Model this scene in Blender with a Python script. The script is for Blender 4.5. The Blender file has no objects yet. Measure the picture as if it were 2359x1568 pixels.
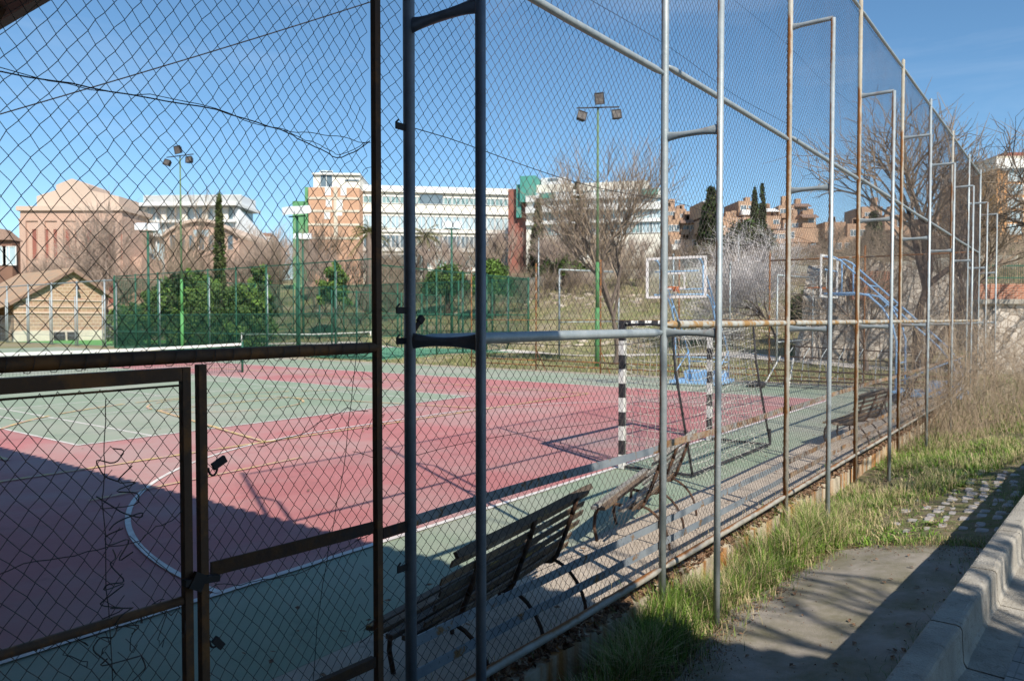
import bpy, math, random
import numpy as np
from mathutils import Vector, Matrix
rnd = random.Random(7); R = math.radians
sc = bpy.context.scene; COL = sc.collection
# ---------------------------------------------------------------- camera
F = 1750.0; EYE = 2.1; PITCH = math.atan(49/F)
cd = bpy.data.cameras.new('camera'); cam = bpy.data.objects.new('camera', cd); COL.objects.link(cam)
cam.location = (0, 0, EYE); cam.rotation_euler = (R(90)-PITCH, 0, 0)
cd.sensor_width = 36; cd.lens = F/2358*36; cd.clip_start = 0.05; cd.clip_end = 6000
cd.dof.use_dof = True; cd.dof.focus_distance = 3.6; cd.dof.aperture_fstop = 5.0
sc.camera = cam
# ---------------------------------------------------------------- sky and sun
SUN = Vector((.50, -1.06, 1.0)).normalized()
w = bpy.data.worlds.new('World'); sc.world = w; w.use_nodes = True
nt = w.node_tree; bg = nt.nodes['Background']
sky = nt.nodes.new('ShaderNodeTexSky'); sky.sky_type = 'NISHITA'; sky.sun_disc = False
sky.sun_elevation = math.asin(SUN.z); sky.sun_rotation = math.atan2(SUN.x, SUN.y)
sky.air_density = 1.0; sky.dust_density = 0.0; sky.ozone_density = 4.5; sky.altitude = 650
hs = nt.nodes.new('ShaderNodeHueSaturation'); hs.inputs['Saturation'].default_value = 1.07; hs.inputs['Hue'].default_value = .492
nt.links.new(sky.outputs[0], hs.inputs['Color']); 
wc = nt.nodes.new('ShaderNodeTexCoord'); wm = nt.nodes.new('ShaderNodeMapping'); wm.inputs['Scale'].default_value = (1.6, 2.2, 9); wm.inputs['Rotation'].default_value = (.35, .25, .4)
wn = nt.nodes.new('ShaderNodeTexNoise'); wn.inputs['Scale'].default_value = 1.7; wn.inputs['Detail'].default_value = 9; wn.inputs['Roughness'].default_value = .6; wn.inputs['Distortion'].default_value = .5
wr = nt.nodes.new('ShaderNodeMapRange'); wr.inputs[1].default_value = .55; wr.inputs[2].default_value = .80; wr.inputs[4].default_value = .10
wx = nt.nodes.new('ShaderNodeMix'); wx.data_type = 'RGBA'; wx.inputs[7].default_value = (7.5, 8.0, 8.6, 1)
nt.links.new(wc.outputs['Generated'], wm.inputs[0]); nt.links.new(wm.outputs[0], wn.inputs['Vector']); nt.links.new(wn.outputs[0], wr.inputs[0]); nt.links.new(wr.outputs[0], wx.inputs[0]); nt.links.new(hs.outputs[0], wx.inputs[6]); nt.links.new(wx.outputs[2], bg.inputs[0]); bg.inputs[1].default_value = 0.114
ld = bpy.data.lights.new('sun', 'SUN'); ld.energy = 4.9; ld.angle = R(.5); ld.color = (1, .93, .82)
sun = bpy.data.objects.new('sun', ld); COL.objects.link(sun)
sun.rotation_euler = SUN.to_track_quat('Z', 'Y').to_euler()
sc.view_settings.view_transform = 'Standard'; sc.view_settings.look = 'None'
sc.view_settings.exposure = 0.38; sc.view_settings.gamma = 1
# ---------------------------------------------------------------- frames of reference
U = np.array([math.sin(R(37)), math.cos(R(37)), 0.]); V = np.array([-math.cos(R(37)), math.sin(R(37)), 0.])
def SV(s, v, z=0.): return U*s + V*v + np.array([0, 0, z])
def sv(x, y): return x*U[0]+y*U[1], x*V[0]+y*V[1]
def ray(x, y):
    dx = (x-1179)/F; dy = -(y-784)/F; c, s = math.cos(PITCH), math.sin(PITCH)
    return np.array([dx, c+dy*s, -s+dy*c])
def W(x, y, Y):
    d = ray(x, y); return d*(Y/d[1]) + np.array([0, 0, EYE])
def G(x, y, z=0.):
    d = ray(x, y); return d*((z-EYE)/d[2]) + np.array([0, 0, EYE])
HS = np.array([-500, 39, 42, 50, 59, 67, 80, 100, 150, 300, 1600]); HZ = np.array([0, 0, .3, 2.0, 4.0, 5.8, 7.4, 10, 14.5, 22, 30.])
def zt(s, v):
    s = np.asarray(s, float); v = np.asarray(v, float)
    z = np.interp(s, HS, HZ)
    z = z + (np.sin(s*.31+v*.17)*.16+np.sin(v*.41-s*.12)*.12+np.sin(s*.9)*np.sin(v*.8)*.06)*np.clip((s-30)/12, 0, 1)
    near = np.clip((28-s)/3, 0, 1)
    inside = (v > 2.65)
    kk = np.clip((2.5-v)/1.9, 0, 1.05)
    out = -.18+.25*kk+.022*np.clip(s-6, 0, 8)*kk+.018*np.sin(s*2.1+v*3)*np.sin(v*2.7)
    return np.where(inside, z*(1-near)+(-.08)*near, z*(1-near)+out*near)
# ---------------------------------------------------------------- mesh builder
class MB:
    def __init__(s): s.v = []; s.f = []; s.m = []; s.n = 0
    def add(s, V_, F_, m=0):
        V_ = np.asarray(V_, float).reshape(-1, 3); F_ = np.asarray(F_, int)
        if len(F_) == 0: return s
        s.v.append(V_); s.f.append((F_+s.n, m)); s.n += len(V_); return s
    def hexa(s, P, m=0):
        return s.add(P, [[0,3,2,1],[4,5,6,7],[0,1,5,4],[1,2,6,5],[2,3,7,6],[3,0,4,7]], m)
    def box(s, a, b, m=0, X=None):
        x0,y0,z0 = a; x1,y1,z1 = b
        P = np.array([[x0,y0,z0],[x1,y0,z0],[x1,y1,z0],[x0,y1,z0],[x0,y0,z1],[x1,y0,z1],[x1,y1,z1],[x0,y1,z1]], float)
        if X is not None: P = X(P)
        return s.hexa(P, m)
    def bar(s, p, q, w, h, m=0, up=(0,0,1)):
        p = np.array(p, float); q = np.array(q, float); d = q-p; d /= np.linalg.norm(d)
        up = np.array(up, float); a = np.cross(d, up); a /= np.linalg.norm(a)+1e-9; b = np.cross(a, d)
        a = a*w/2; b = b*h/2
        return s.hexa([p-a-b, p+a-b, q+a-b, q-a-b, p-a+b, p+a+b, q+a+b, q-a+b], m)
    def tube(s, pts, r, n=8, m=0, cap=True):
        P = np.asarray(pts, float); k = len(P); r = np.broadcast_to(np.asarray(r, float), (k,))
        T = np.gradient(P, axis=0) if k > 1 else P
        T /= np.linalg.norm(T, axis=1)[:, None]+1e-12
        ref = np.array([0,0,1.]) if abs(T[0][2]) < .9 else np.array([1.,0,0])
        vs = []
        a = np.cross(T[0], ref); a /= np.linalg.norm(a)
        for i in range(k):
            a = a-T[i]*np.dot(a, T[i]); a /= np.linalg.norm(a)+1e-12
            b = np.cross(T[i], a); th = np.arange(n)*2*math.pi/n
            vs.append(P[i]+r[i]*(np.cos(th)[:,None]*a+np.sin(th)[:,None]*b))
        vs = np.concatenate(vs); fs = []
        for i in range(k-1):
            for j in range(n):
                j2 = (j+1) % n; fs.append([i*n+j, i*n+j2, (i+1)*n+j2, (i+1)*n+j])
        s.add(vs, fs, m)
        if cap:
            s.f.append((np.array([list(range(n))[::-1]])+s.n-k*n, m)); s.f.append((np.array([list(range(n))])+s.n-n, m))
        return s
    def segs(s, A, B, ra, rb, n=3, m=0):
        A = np.asarray(A, float); B = np.asarray(B, float); k = len(A)
        if k == 0: return s
        ra = np.broadcast_to(np.asarray(ra, float), (k,)); rb = np.broadcast_to(np.asarray(rb, float), (k,))
        T = B-A; T /= np.linalg.norm(T, axis=1)[:, None]+1e-12
        ref = np.where(np.abs(T[:, 2:3]) < .9, np.array([[0,0,1.]]), np.array([[1.,0,0]]))
        a = np.cross(T, ref); a /= np.linalg.norm(a, axis=1)[:, None]+1e-12; b = np.cross(T, a)
        vs = np.empty((k, 2*n, 3))
        for j in range(n):
            c, q = math.cos(2*math.pi*j/n), math.sin(2*math.pi*j/n)
            vs[:, j] = A+ra[:, None]*(c*a+q*b); vs[:, n+j] = B+rb[:, None]*(c*a+q*b)
        base = (np.arange(k)*2*n)[:, None]
        fs = np.concatenate([base+np.array([[j, (j+1) % n, n+(j+1) % n, n+j]]) for j in range(n)])
        return s.add(vs.reshape(-1, 3), fs, m)
    def build(s, name, mats, parent=None, smooth=False, loc=None):
        me = bpy.data.meshes.new(name)
        Vv = np.concatenate(s.v) if s.v else np.zeros((0, 3))
        if loc is not None: Vv = Vv-np.asarray(loc, float)
        if not isinstance(mats, (list, tuple)): mats = [mats]
        li = []; ls = []; mi = []
        for Fa, m in s.f:
            li.append(Fa.ravel()); ls.append(np.full(len(Fa), Fa.shape[1])); mi.append(np.full(len(Fa), m))
        li = np.concatenate(li); ls = np.concatenate(ls); mi = np.concatenate(mi)
        me.vertices.add(len(Vv)); me.vertices.foreach_set('co', Vv.astype(np.float32).ravel())
        me.loops.add(len(li)); me.loops.foreach_set('vertex_index', li.astype(np.int32))
        me.polygons.add(len(ls)); st = np.concatenate([[0], np.cumsum(ls)[:-1]])
        me.polygons.foreach_set('loop_start', st.astype(np.int32)); me.polygons.foreach_set('loop_total', ls.astype(np.int32))
        me.polygons.foreach_set('material_index', mi.astype(np.int32))
        me.update(calc_edges=True)
        me.polygons.foreach_set('use_smooth', np.full(len(ls), smooth))
        for q in mats: me.materials.append(q)
        o = bpy.data.objects.new(name, me); COL.objects.link(o)
        if parent is not None: o.parent = parent
        elif loc is not None: o.location = tuple(loc)
        return o
def tag(o, label=None, cat=None, group=None, kind=None):
    if label: o['label'] = label
    if cat: o['category'] = cat
    if group: o['group'] = group
    if kind: o['kind'] = kind
    return o
class Thing:
    def __init__(s, name, label, cat, loc=(0,0,0), rz=0, group=None, local=True):
        s.o = bpy.data.objects.new(name, None); COL.objects.link(s.o); s.o.empty_display_size = .2
        s.loc = np.array(loc, float); s.local = local
        s.o.location = tuple(s.loc); s.o.rotation_euler = (0, 0, rz); tag(s.o, label, cat, group)
    def part(s, name, mb, mat, parent=None, smooth=False):
        return mb.build(name, mat, parent or s.o, smooth, None if s.local else s.loc)
def dup(root, loc, rz=0, label=None, group=None, scale=None, cat=None):
    r = root.copy(); COL.objects.link(r); r.location = tuple(loc); r.rotation_euler = (0, 0, rz)
    if scale: r.scale = scale if isinstance(scale, tuple) else (scale,)*3
    if label: r['label'] = label
    if group: r['group'] = group
    for ch in list(root.children):
        c = ch.copy(); COL.objects.link(c); c.parent = r
        for g in list(ch.children):
            d = g.copy(); COL.objects.link(d); d.parent = c
    return r
def ground(name, mb, mat, kind='structure', smooth=False): return tag(mb.build(name, mat, None, smooth), kind=kind)
# ---------------------------------------------------------------- materials
def nn(nt, t, **k):
    n = nt.nodes.new(t)
    for a, b in k.items(): setattr(n, a, b)
    return n
def mat(name, c1, c2=None, scale=4., rough=.8, c3=None, s3=1., t3=.55, w3=.06, bump=0., bs=None, metal=0., detail=5, stretch=(1,1,1), contrast=.15, spec=.3, fn=None):
    m = bpy.data.materials.new(name); m.use_nodes = True; t = m.node_tree; L = t.links.new
    b = t.nodes['Principled BSDF']; b.inputs['Roughness'].default_value = rough; b.inputs['Metallic'].default_value = metal
    b.inputs['Specular IOR Level'].default_value = spec
    tc = nn(t, 'ShaderNodeTexCoord'); mp = nn(t, 'ShaderNodeMapping'); mp.inputs['Scale'].default_value = stretch
    L(tc.outputs['Object'], mp.inputs[0]); co = mp.outputs[0]
    c2 = c2 or tuple(x*.75 for x in c1)
    n = nn(t, 'ShaderNodeTexNoise'); n.inputs['Scale'].default_value = scale; n.inputs['Detail'].default_value = detail; n.inputs['Roughness'].default_value = .65
    L(co, n.inputs['Vector'])
    r = nn(t, 'ShaderNodeMapRange'); r.inputs[1].default_value = .5-contrast; r.inputs[2].default_value = .5+contrast; L(n.outputs[0], r.inputs[0])
    mx = nn(t, 'ShaderNodeMix', data_type='RGBA'); mx.inputs[6].default_value = (*c1, 1); mx.inputs[7].default_value = (*c2, 1)
    L(r.outputs[0], mx.inputs[0]); out = mx.outputs[2]
    if c3:
        n3 = nn(t, 'ShaderNodeTexNoise'); n3.inputs['Scale'].default_value = s3; n3.inputs['Detail'].default_value = 8; n3.inputs['Roughness'].default_value = .7
        L(co, n3.inputs['Vector'])
        r3 = nn(t, 'ShaderNodeMapRange'); r3.inputs[1].default_value = t3-w3; r3.inputs[2].default_value = t3+w3; L(n3.outputs[0], r3.inputs[0])
        m3 = nn(t, 'ShaderNodeMix', data_type='RGBA'); m3.inputs[7].default_value = (*c3, 1); L(out, m3.inputs[6]); L(r3.outputs[0], m3.inputs[0]); out = m3.outputs[2]
    if fn: out = fn(t, co, out) or out
    L(out, b.inputs['Base Color'])
    if bump:
        nb = nn(t, 'ShaderNodeTexNoise'); nb.inputs['Scale'].default_value = bs or scale*4; nb.inputs['Detail'].default_value = 6; L(co, nb.inputs['Vector'])
        bp = nn(t, 'ShaderNodeBump'); bp.inputs['Strength'].default_value = bump; bp.inputs['Distance'].default_value = .02
        L(nb.outputs[0], bp.inputs['Height']); L(bp.outputs[0], b.inputs['Normal'])
    return m
def brickfn(c1, c2, mortar, scale, w=.25, h=.08, ms=.012, plane='xz'):
    def fn(t, co, out):
        L = t.links.new
        sp = nn(t, 'ShaderNodeSeparateXYZ'); L(co, sp.inputs[0]); cb = nn(t, 'ShaderNodeCombineXYZ')
        ad = nn(t, 'ShaderNodeMath', operation='ADD'); L(sp.outputs[0], ad.inputs[0]); L(sp.outputs[1], ad.inputs[1])
        if plane == 'xy': L(sp.outputs[0], cb.inputs[0]); L(sp.outputs[1], cb.inputs[1])
        else: L(ad.outputs[0], cb.inputs[0]); L(sp.outputs[2], cb.inputs[1])
        bk = nn(t, 'ShaderNodeTexBrick'); bk.inputs['Scale'].default_value = scale; bk.inputs['Brick Width'].default_value = w; bk.inputs['Row Height'].default_value = h
        bk.inputs['Mortar Size'].default_value = ms; bk.inputs['Mortar'].default_value = (*mortar, 1); bk.inputs['Color1'].default_value = (*c1, 1); bk.inputs['Color2'].default_value = (*c2, 1)
        L(cb.outputs[0], bk.inputs['Vector'])
        mx = nn(t, 'ShaderNodeMix', data_type='RGBA'); mx.inputs[0].default_value = .75; L(out, mx.inputs[6]); L(bk.outputs[0], mx.inputs[7])
        return mx.outputs[2]
    return fn
def rustside(rust, rust2, amt, lo=None, hi=None):
    # old pipes rust on the weather side (away from the pavement); painted above a height
    def fn(t, co, out):
        L = t.links.new
        ge = nn(t, 'ShaderNodeNewGeometry'); dp = nn(t, 'ShaderNodeVectorMath', operation='DOT_PRODUCT'); L(ge.outputs['Normal'], dp.inputs[0]); dp.inputs[1].default_value = (-.75, .45, .2)
        n = nn(t, 'ShaderNodeTexNoise'); n.inputs['Scale'].default_value = 3.; n.inputs['Detail'].default_value = 7; n.inputs['Roughness'].default_value = .7; L(co, n.inputs['Vector'])
        a = nn(t, 'ShaderNodeMath', operation='MULTIPLY_ADD'); L(n.outputs[0], a.inputs[0]); a.inputs[1].default_value = 2.4; L(dp.outputs['Value'], a.inputs[2])
        r = nn(t, 'ShaderNodeMapRange'); r.inputs[1].default_value = 1.2-amt; r.inputs[2].default_value = 1.75-amt; L(a.outputs[0], r.inputs[0])
        fac = r.outputs[0]
        if hi:
            sp = nn(t, 'ShaderNodeSeparateXYZ'); L(co, sp.inputs[0]); rz = nn(t, 'ShaderNodeMapRange'); rz.inputs[1].default_value = hi-.03; rz.inputs[2].default_value = hi+.03; rz.inputs[3].default_value = 1; rz.inputs[4].default_value = 0.05
            L(sp.outputs[2], rz.inputs[0]); mu = nn(t, 'ShaderNodeMath', operation='MULTIPLY'); L(fac, mu.inputs[0]); L(rz.outputs[0], mu.inputs[1]); fac = mu.outputs[0]
        n2 = nn(t, 'ShaderNodeTexNoise'); n2.inputs['Scale'].default_value = 22.; n2.inputs['Detail'].default_value = 4; L(co, n2.inputs['Vector'])
        rc = nn(t, 'ShaderNodeMix', data_type='RGBA'); rc.inputs[6].default_value = (*rust, 1); rc.inputs[7].default_value = (*rust2, 1); L(n2.outputs[0], rc.inputs[0])
        mx = nn(t, 'ShaderNodeMix', data_type='RGBA'); L(fac, mx.inputs[0]); L(out, mx.inputs[6]); L(rc.outputs[2], mx.inputs[7])
        return mx.outputs[2]
    return fn
RU = ((.30, .13, .035), (.16, .06, .02))
M = {}
M['galv'] = mat('galvanised_pipe', (.30,.35,.37), (.40,.44,.45), 9, .5, c3=(.52,.55,.55), s3=60, t3=.62, w3=.04, metal=.35, bump=.05, bs=80, fn=rustside(*RU, -.15))
M['galv_shade'] = mat('shaded_galvanised_pipe', (.16,.19,.23), (.22,.25,.29), 9, .5, c3=(.3,.33,.36), s3=70, t3=.64, w3=.04, metal=.35, fn=rustside(*RU, -.3))  # copy of galv with shade put into its colour, for the first post pair
M['rustpipe'] = mat('rusty_pipe', (.42,.41,.37), (.34,.31,.25), 7, .65, metal=.15, bump=.15, bs=50, fn=rustside(*RU, .48, hi=5.25))
M['rust'] = mat('rust', (.30,.125,.04), (.14,.06,.025), 12, .85, c3=(.32,.30,.26), s3=5, t3=.6, bump=.25, bs=60)
M['rustrail'] = mat('rusty_flat_bar', (.32,.17,.06), (.30,.31,.30), 5, .7, c3=(.16,.07,.03), s3=14, t3=.56, metal=.1, bump=.2, bs=50)
M['palerail'] = mat('weathered_pale_rail', (.46,.46,.42), (.38,.37,.31), 6, .6, c3=(.36,.21,.08), s3=6, t3=.52, w3=.05, metal=.1, bump=.1, bs=50)
M['rustpipe2'] = mat('heavily_rusted_pipe', (.42,.40,.34), (.34,.29,.21), 7, .65, metal=.15, bump=.15, bs=50, fn=rustside(*RU, .66, hi=5.25))
M['rustdark'] = mat('dark_rusted_steel', (.05,.03,.022), (.09,.045,.02), 14, .8, c3=(.035,.03,.03), s3=5, bump=.2, bs=60)
M['gatepost'] = mat('gate_post_steel', (.085,.052,.035), (.12,.065,.035), 4, .65, c3=(.22,.10,.035), s3=5, t3=.57, metal=.2, bump=.08, bs=60)
M['wire'] = mat('chain_link_wire', (.035,.032,.035), (.085,.065,.058), 3, .6, metal=.3)
M['wiredark'] = mat('gate_mesh_wire', (.035,.04,.04), (.08,.06,.05), 5, .6, metal=.2)
M['black'] = mat('black_metal', (.02,.02,.022), (.035,.03,.03), 10, .6)
M['white'] = mat('white_paint', (.80,.79,.76), (.70,.68,.64), 6, .6, c3=(.5,.47,.42), s3=18, t3=.68)
M['blackp'] = mat('black_paint', (.022,.022,.026), (.04,.04,.045), 8, .5)
def courtmat(nm, a, b, c3):
    def fn(t, co, out):
        L = t.links.new
        v = nn(t, 'ShaderNodeTexNoise'); v.inputs['Scale'].default_value = .22; v.inputs['Detail'].default_value = 9; v.inputs['Roughness'].default_value = .62; L(co, v.inputs['Vector'])
        r = nn(t, 'ShaderNodeMapRange'); r.inputs[1].default_value = .44; r.inputs[2].default_value = .62; r.inputs[4].default_value = .85; L(v.outputs[0], r.inputs[0])
        mx = nn(t, 'ShaderNodeMix', data_type='RGBA'); L(r.outputs[0], mx.inputs[0]); L(out, mx.inputs[6]); mx.inputs[7].default_value = (*c3, 1)
        g = nn(t, 'ShaderNodeTexNoise'); g.inputs['Scale'].default_value = 220; g.inputs['Detail'].default_value = 2; L(co, g.inputs['Vector'])
        gm = nn(t, 'ShaderNodeMix', data_type='RGBA', blend_type='MULTIPLY'); gm.inputs[0].default_value = .35; L(mx.outputs[2], gm.inputs[6]); L(g.outputs[0], gm.inputs[7])
        sc_ = nn(t, 'ShaderNodeMix', data_type='RGBA'); return gm.outputs[2]
    return mat(nm, a, b, .7, .85, c3=tuple(x*.82 for x in a), s3=2.6, t3=.6, w3=.05, fn=fn, bump=.08, bs=200)
M['pink'] = courtmat('red_court_paint', (.60,.24,.235), (.54,.205,.20), (.53,.37,.34))
M['green'] = courtmat('green_court_paint', (.35,.43,.31), (.31,.385,.275), (.45,.45,.37))
M['lw'] = mat('white_line_paint', (.80,.76,.72), (.62,.56,.52), 5, .8, c3=(.5,.38,.36), s3=9, t3=.66)
M['ly'] = mat('yellow_line_paint', (.72,.54,.18), (.64,.46,.20), 3, .8, c3=(.55,.36,.3), s3=5, t3=.5, w3=.08)
M['conc'] = mat('tan_concrete', (.50,.42,.34), (.42,.35,.28), 2.5, .9, c3=(.30,.25,.2), s3=4, t3=.62, bump=.2, bs=60)
def stain(t, co, out):
    L = t.links.new
    mp = nn(t, 'ShaderNodeMapping'); mp.inputs['Scale'].default_value = (5, 5, .35); L(co, mp.inputs[0])
    n = nn(t, 'ShaderNodeTexNoise'); n.inputs['Scale'].default_value = 1.2; n.inputs['Detail'].default_value = 6; L(mp.outputs[0], n.inputs['Vector'])
    r = nn(t, 'ShaderNodeMapRange'); r.inputs[1].default_value = .47; r.inputs[2].default_value = .62; L(n.outputs[0], r.inputs[0])
    mx = nn(t, 'ShaderNodeMix', data_type='RGBA'); L(r.outputs[0], mx.inputs[0]); L(out, mx.inputs[6]); mx.inputs[7].default_value = (.38,.17,.05,1)
    return mx.outputs[2]
M['footing'] = mat('stained_concrete', (.55,.48,.36), (.42,.35,.25), 5, .9, c3=(.2,.14,.1), s3=6, t3=.64, bump=.4, bs=30, fn=stain)
M['dirt'] = mat('rusty_dirt', (.16,.09,.055), (.26,.17,.11), 18, 1, c3=(.07,.045,.03), s3=30, t3=.5, bump=.8, bs=60)
M['kerb'] = mat('kerb_concrete', (.40,.37,.32), (.28,.255,.215), 4, .95, c3=(.20,.18,.15), s3=22, t3=.62, bump=.6, bs=90)
M['slab'] = mat('path_concrete', (.35,.31,.265), (.25,.222,.187), 3.5, .95, c3=(.17,.155,.095), s3=1.8, t3=.52, w3=.12, bump=.35, bs=110)
M['stone'] = mat('cobble_stone', (.42,.39,.36), (.30,.27,.25), 12, .9, bump=.5, bs=40)
M['tile'] = mat('pavement_tile', (.36,.34,.31), (.29,.27,.24), 6, .92, bump=.2, bs=80, fn=None)
M['soil'] = mat('soil', (.16,.125,.085), (.22,.19,.10), 3, 1, c3=(.10,.14,.035), s3=2.2, t3=.5, w3=.08, bump=.7, bs=30)
M['wood'] = mat('weathered_bench_wood', (.24,.165,.11), (.13,.09,.06), 9, .8, c3=(.33,.29,.24), s3=14, t3=.6, stretch=(.2,1,1), bump=.4, bs=60)
M['woody'] = mat('bench_wood_with_yellow_paint', (.13,.10,.075), (.09,.07,.055), 9, .75, c3=(.62,.42,.06), s3=5, t3=.63, stretch=(.4,1,1), bump=.4, bs=60)
M['woodg'] = mat('grey_bench_wood', (.36,.34,.31), (.25,.235,.21), 9, .85, c3=(.17,.15,.13), s3=14, t3=.55, stretch=(.3,1,1), bump=.4, bs=60)
M['iron'] = mat('bench_iron', (.045,.03,.025), (.12,.06,.03), 8, .8)
M['blue'] = mat('light_blue_paint', (.20,.40,.68), (.30,.50,.74), 5, .5, c3=(.5,.55,.58), s3=20, t3=.66)
M['orange'] = mat('orange_paint', (.62,.20,.06), (.5,.15,.05), 8, .6)
M['greenp'] = mat('bright_green_pole_paint', (.10,.32,.10), (.085,.26,.09), 4, .55)
M['greend'] = mat('dark_green_paint', (.022,.088,.058), (.025,.11,.07), 4, .5)
M['net'] = mat('white_net_cord', (.62,.61,.55), (.5,.48,.42), 6, .9)
M['netdark'] = mat('dark_tennis_net_cord', (.03,.04,.035), None, 6, .9)
M['turf'] = mat('bright_artificial_turf', (.12,.36,.08), (.10,.30,.07), 2, .95)
M['court2'] = mat('green_second_court', (.12,.30,.18), (.10,.26,.16), 1, .9)
M['lens'] = mat('floodlight_glass', (.15,.14,.13), (.07,.06,.06), 9, .55, spec=.1)
M['lampwhite'] = mat('white_floodlight_hood', (.85,.86,.87), (.78,.8,.82), 3, .4)
M['bark'] = mat('grey_bark', (.20,.155,.125), (.12,.095,.08), 8, .95, stretch=(1,1,.3), bump=.6, bs=20)
M['twig'] = mat('brown_twigs', (.29,.225,.165), (.20,.155,.115), 1.5, .9)
M['twigp'] = mat('pinkish_twigs', (.40,.31,.25), (.29,.22,.18), 1.5, .9)
M['twigg'] = mat('silvery_twigs', (.66,.62,.61), (.53,.49,.48), 1.5, .9)
M['twigd'] = mat('dark_twigs', (.10,.075,.06), (.15,.115,.09), 1.5, .9)
M['barkd'] = mat('dark_bark', (.085,.06,.048), (.13,.095,.075), 6, .95, bump=.6, bs=20)
def leaf(nm, c): return mat(nm, c, tuple(x*.6 for x in c), 1.3, .75, c3=tuple(min(1, x*1.45) for x in c), s3=2.2, t3=.58)
M['leafd'] = leaf('dark_conifer_foliage', (.045,.062,.024)); M['leafm'] = leaf('mid_green_foliage', (.085,.14,.035)); M['leafl'] = leaf('bright_green_foliage', (.15,.25,.05)); M['leafcy'] = leaf('cypress_foliage', (.085,.095,.035))
M['palm'] = leaf('palm_fronds', (.16,.16,.06))
M['g1'] = mat('green_grass_blades', (.13,.23,.03), (.09,.17,.022), 2, .7); M['g2'] = mat('bright_grass_blades', (.22,.36,.045), (.17,.28,.04), 2, .7)
M['g3'] = mat('straw_grass_blades', (.56,.46,.26), (.42,.34,.19), 2, .85); M['g4'] = mat('dark_grass_blades', (.075,.12,.03), (.06,.09,.025), 2, .7)
M['weed'] = mat('dry_weed_stems', (.38,.29,.195), (.25,.185,.13), 2, .9); M['weed2'] = mat('pale_dry_stems', (.47,.38,.28), (.34,.27,.20), 2, .9)
M['ground'] = mat('grassy_earth', (.17,.19,.07), (.26,.23,.12), .9, 1, c3=(.30,.25,.17), s3=.3, t3=.52, w3=.08, bump=.6, bs=6)
M['path'] = mat('pale_gravel_path', (.62,.56,.50), (.52,.47,.41), 1.2, .95, bump=.2, bs=20)
M['rock'] = mat('pale_rubble_stone', (.50,.44,.36), (.36,.31,.25), 2, .95, c3=(.55,.35,.24), s3=1.2, t3=.6, bump=.8, bs=8)
M['glass'] = mat('window_glass', (.10,.14,.17), (.16,.21,.24), .5, .15, spec=.6)
M['glassb'] = mat('pale_blue_glass', (.36,.48,.54), (.45,.56,.60), .3, .2, spec=.6)
M['glassg'] = mat('green_tinted_glass', (.16,.26,.26), (.26,.38,.38), .3, .2, spec=.6)
M['trim'] = mat('white_trim', (.78,.78,.76), (.7,.7,.68), 1, .7)
M['wallw'] = mat('cream_white_render', (.78,.75,.66), (.72,.68,.60), .15, .9, c3=(.62,.55,.47), s3=.25, t3=.62)
M['pinkbrick'] = mat('pinkish_brick', (.50,.335,.26), (.45,.30,.235), .2, .95, fn=brickfn((.52,.335,.255), (.46,.29,.225), (.58,.45,.36), 1, .5, .16, .02))
M['palebrick'] = mat('pale_salmon_render', (.60,.47,.385), (.54,.42,.34), .12, .95)
M['orbrick'] = mat('orange_brick', (.52,.30,.19), (.46,.26,.17), .2, .95, fn=brickfn((.54,.30,.19), (.45,.25,.155), (.6,.42,.3), 1, .5, .16, .02))
M['hillbrick'] = mat('ochre_brick', (.45,.30,.205), (.38,.25,.17), .3, .95, c3=(.31,.205,.145), s3=.5, t3=.58)
M['towerbrick'] = mat('tower_orange_brick', (.64,.33,.14), (.58,.30,.13), .2, .95)
M['brownbrick'] = mat('brown_brick', (.24,.13,.09), (.18,.10,.075), .4, .95)
M['dkred'] = mat('dark_red_render', (.32,.12,.09), (.25,.1,.08), .4, .95)
M['greennet'] = mat('green_scaffold_net', (.14,.34,.16), (.10,.27,.13), .4, .9); M['tealnet'] = mat('teal_scaffold_net', (.09,.33,.28), (.07,.26,.22), .4, .9)
M['roofgrey'] = mat('grey_metal_roof', (.66,.68,.70), (.6,.62,.64), .5, .5)
M['louver'] = mat('white_louvres', (.78,.80,.81), (.66,.68,.70), 1.4, .6, stretch=(.1,.1,6))
M['shedbrick'] = mat('shed_brick', (.38,.26,.165), (.33,.19,.125), .7, .95, c3=(.28,.14,.09), s3=.5, t3=.52, fn=brickfn((.42,.31,.20), (.35,.21,.14), (.62,.5,.38), 1, .6, .35, .03))
M['rooftile'] = mat('terracotta_tiles', (.52,.29,.17), (.42,.30,.2), 1.2, .95, c3=(.36,.27,.19), s3=1.4, t3=.5, w3=.1, bump=.5, bs=8)
M['roofdark'] = mat('old_roof_tiles', (.30,.20,.15), (.2,.13,.10), 6, .95, bump=.5, bs=20)
M['plinth'] = mat('pale_plinth', (.62,.57,.46), (.5,.45,.37), 1, .95)
M['stonewall'] = mat('rubble_masonry', (.44,.38,.31), (.34,.29,.235), 1.5, .95, c3=(.46,.24,.15), s3=.7, t3=.62, bump=.6, bs=10)
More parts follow.
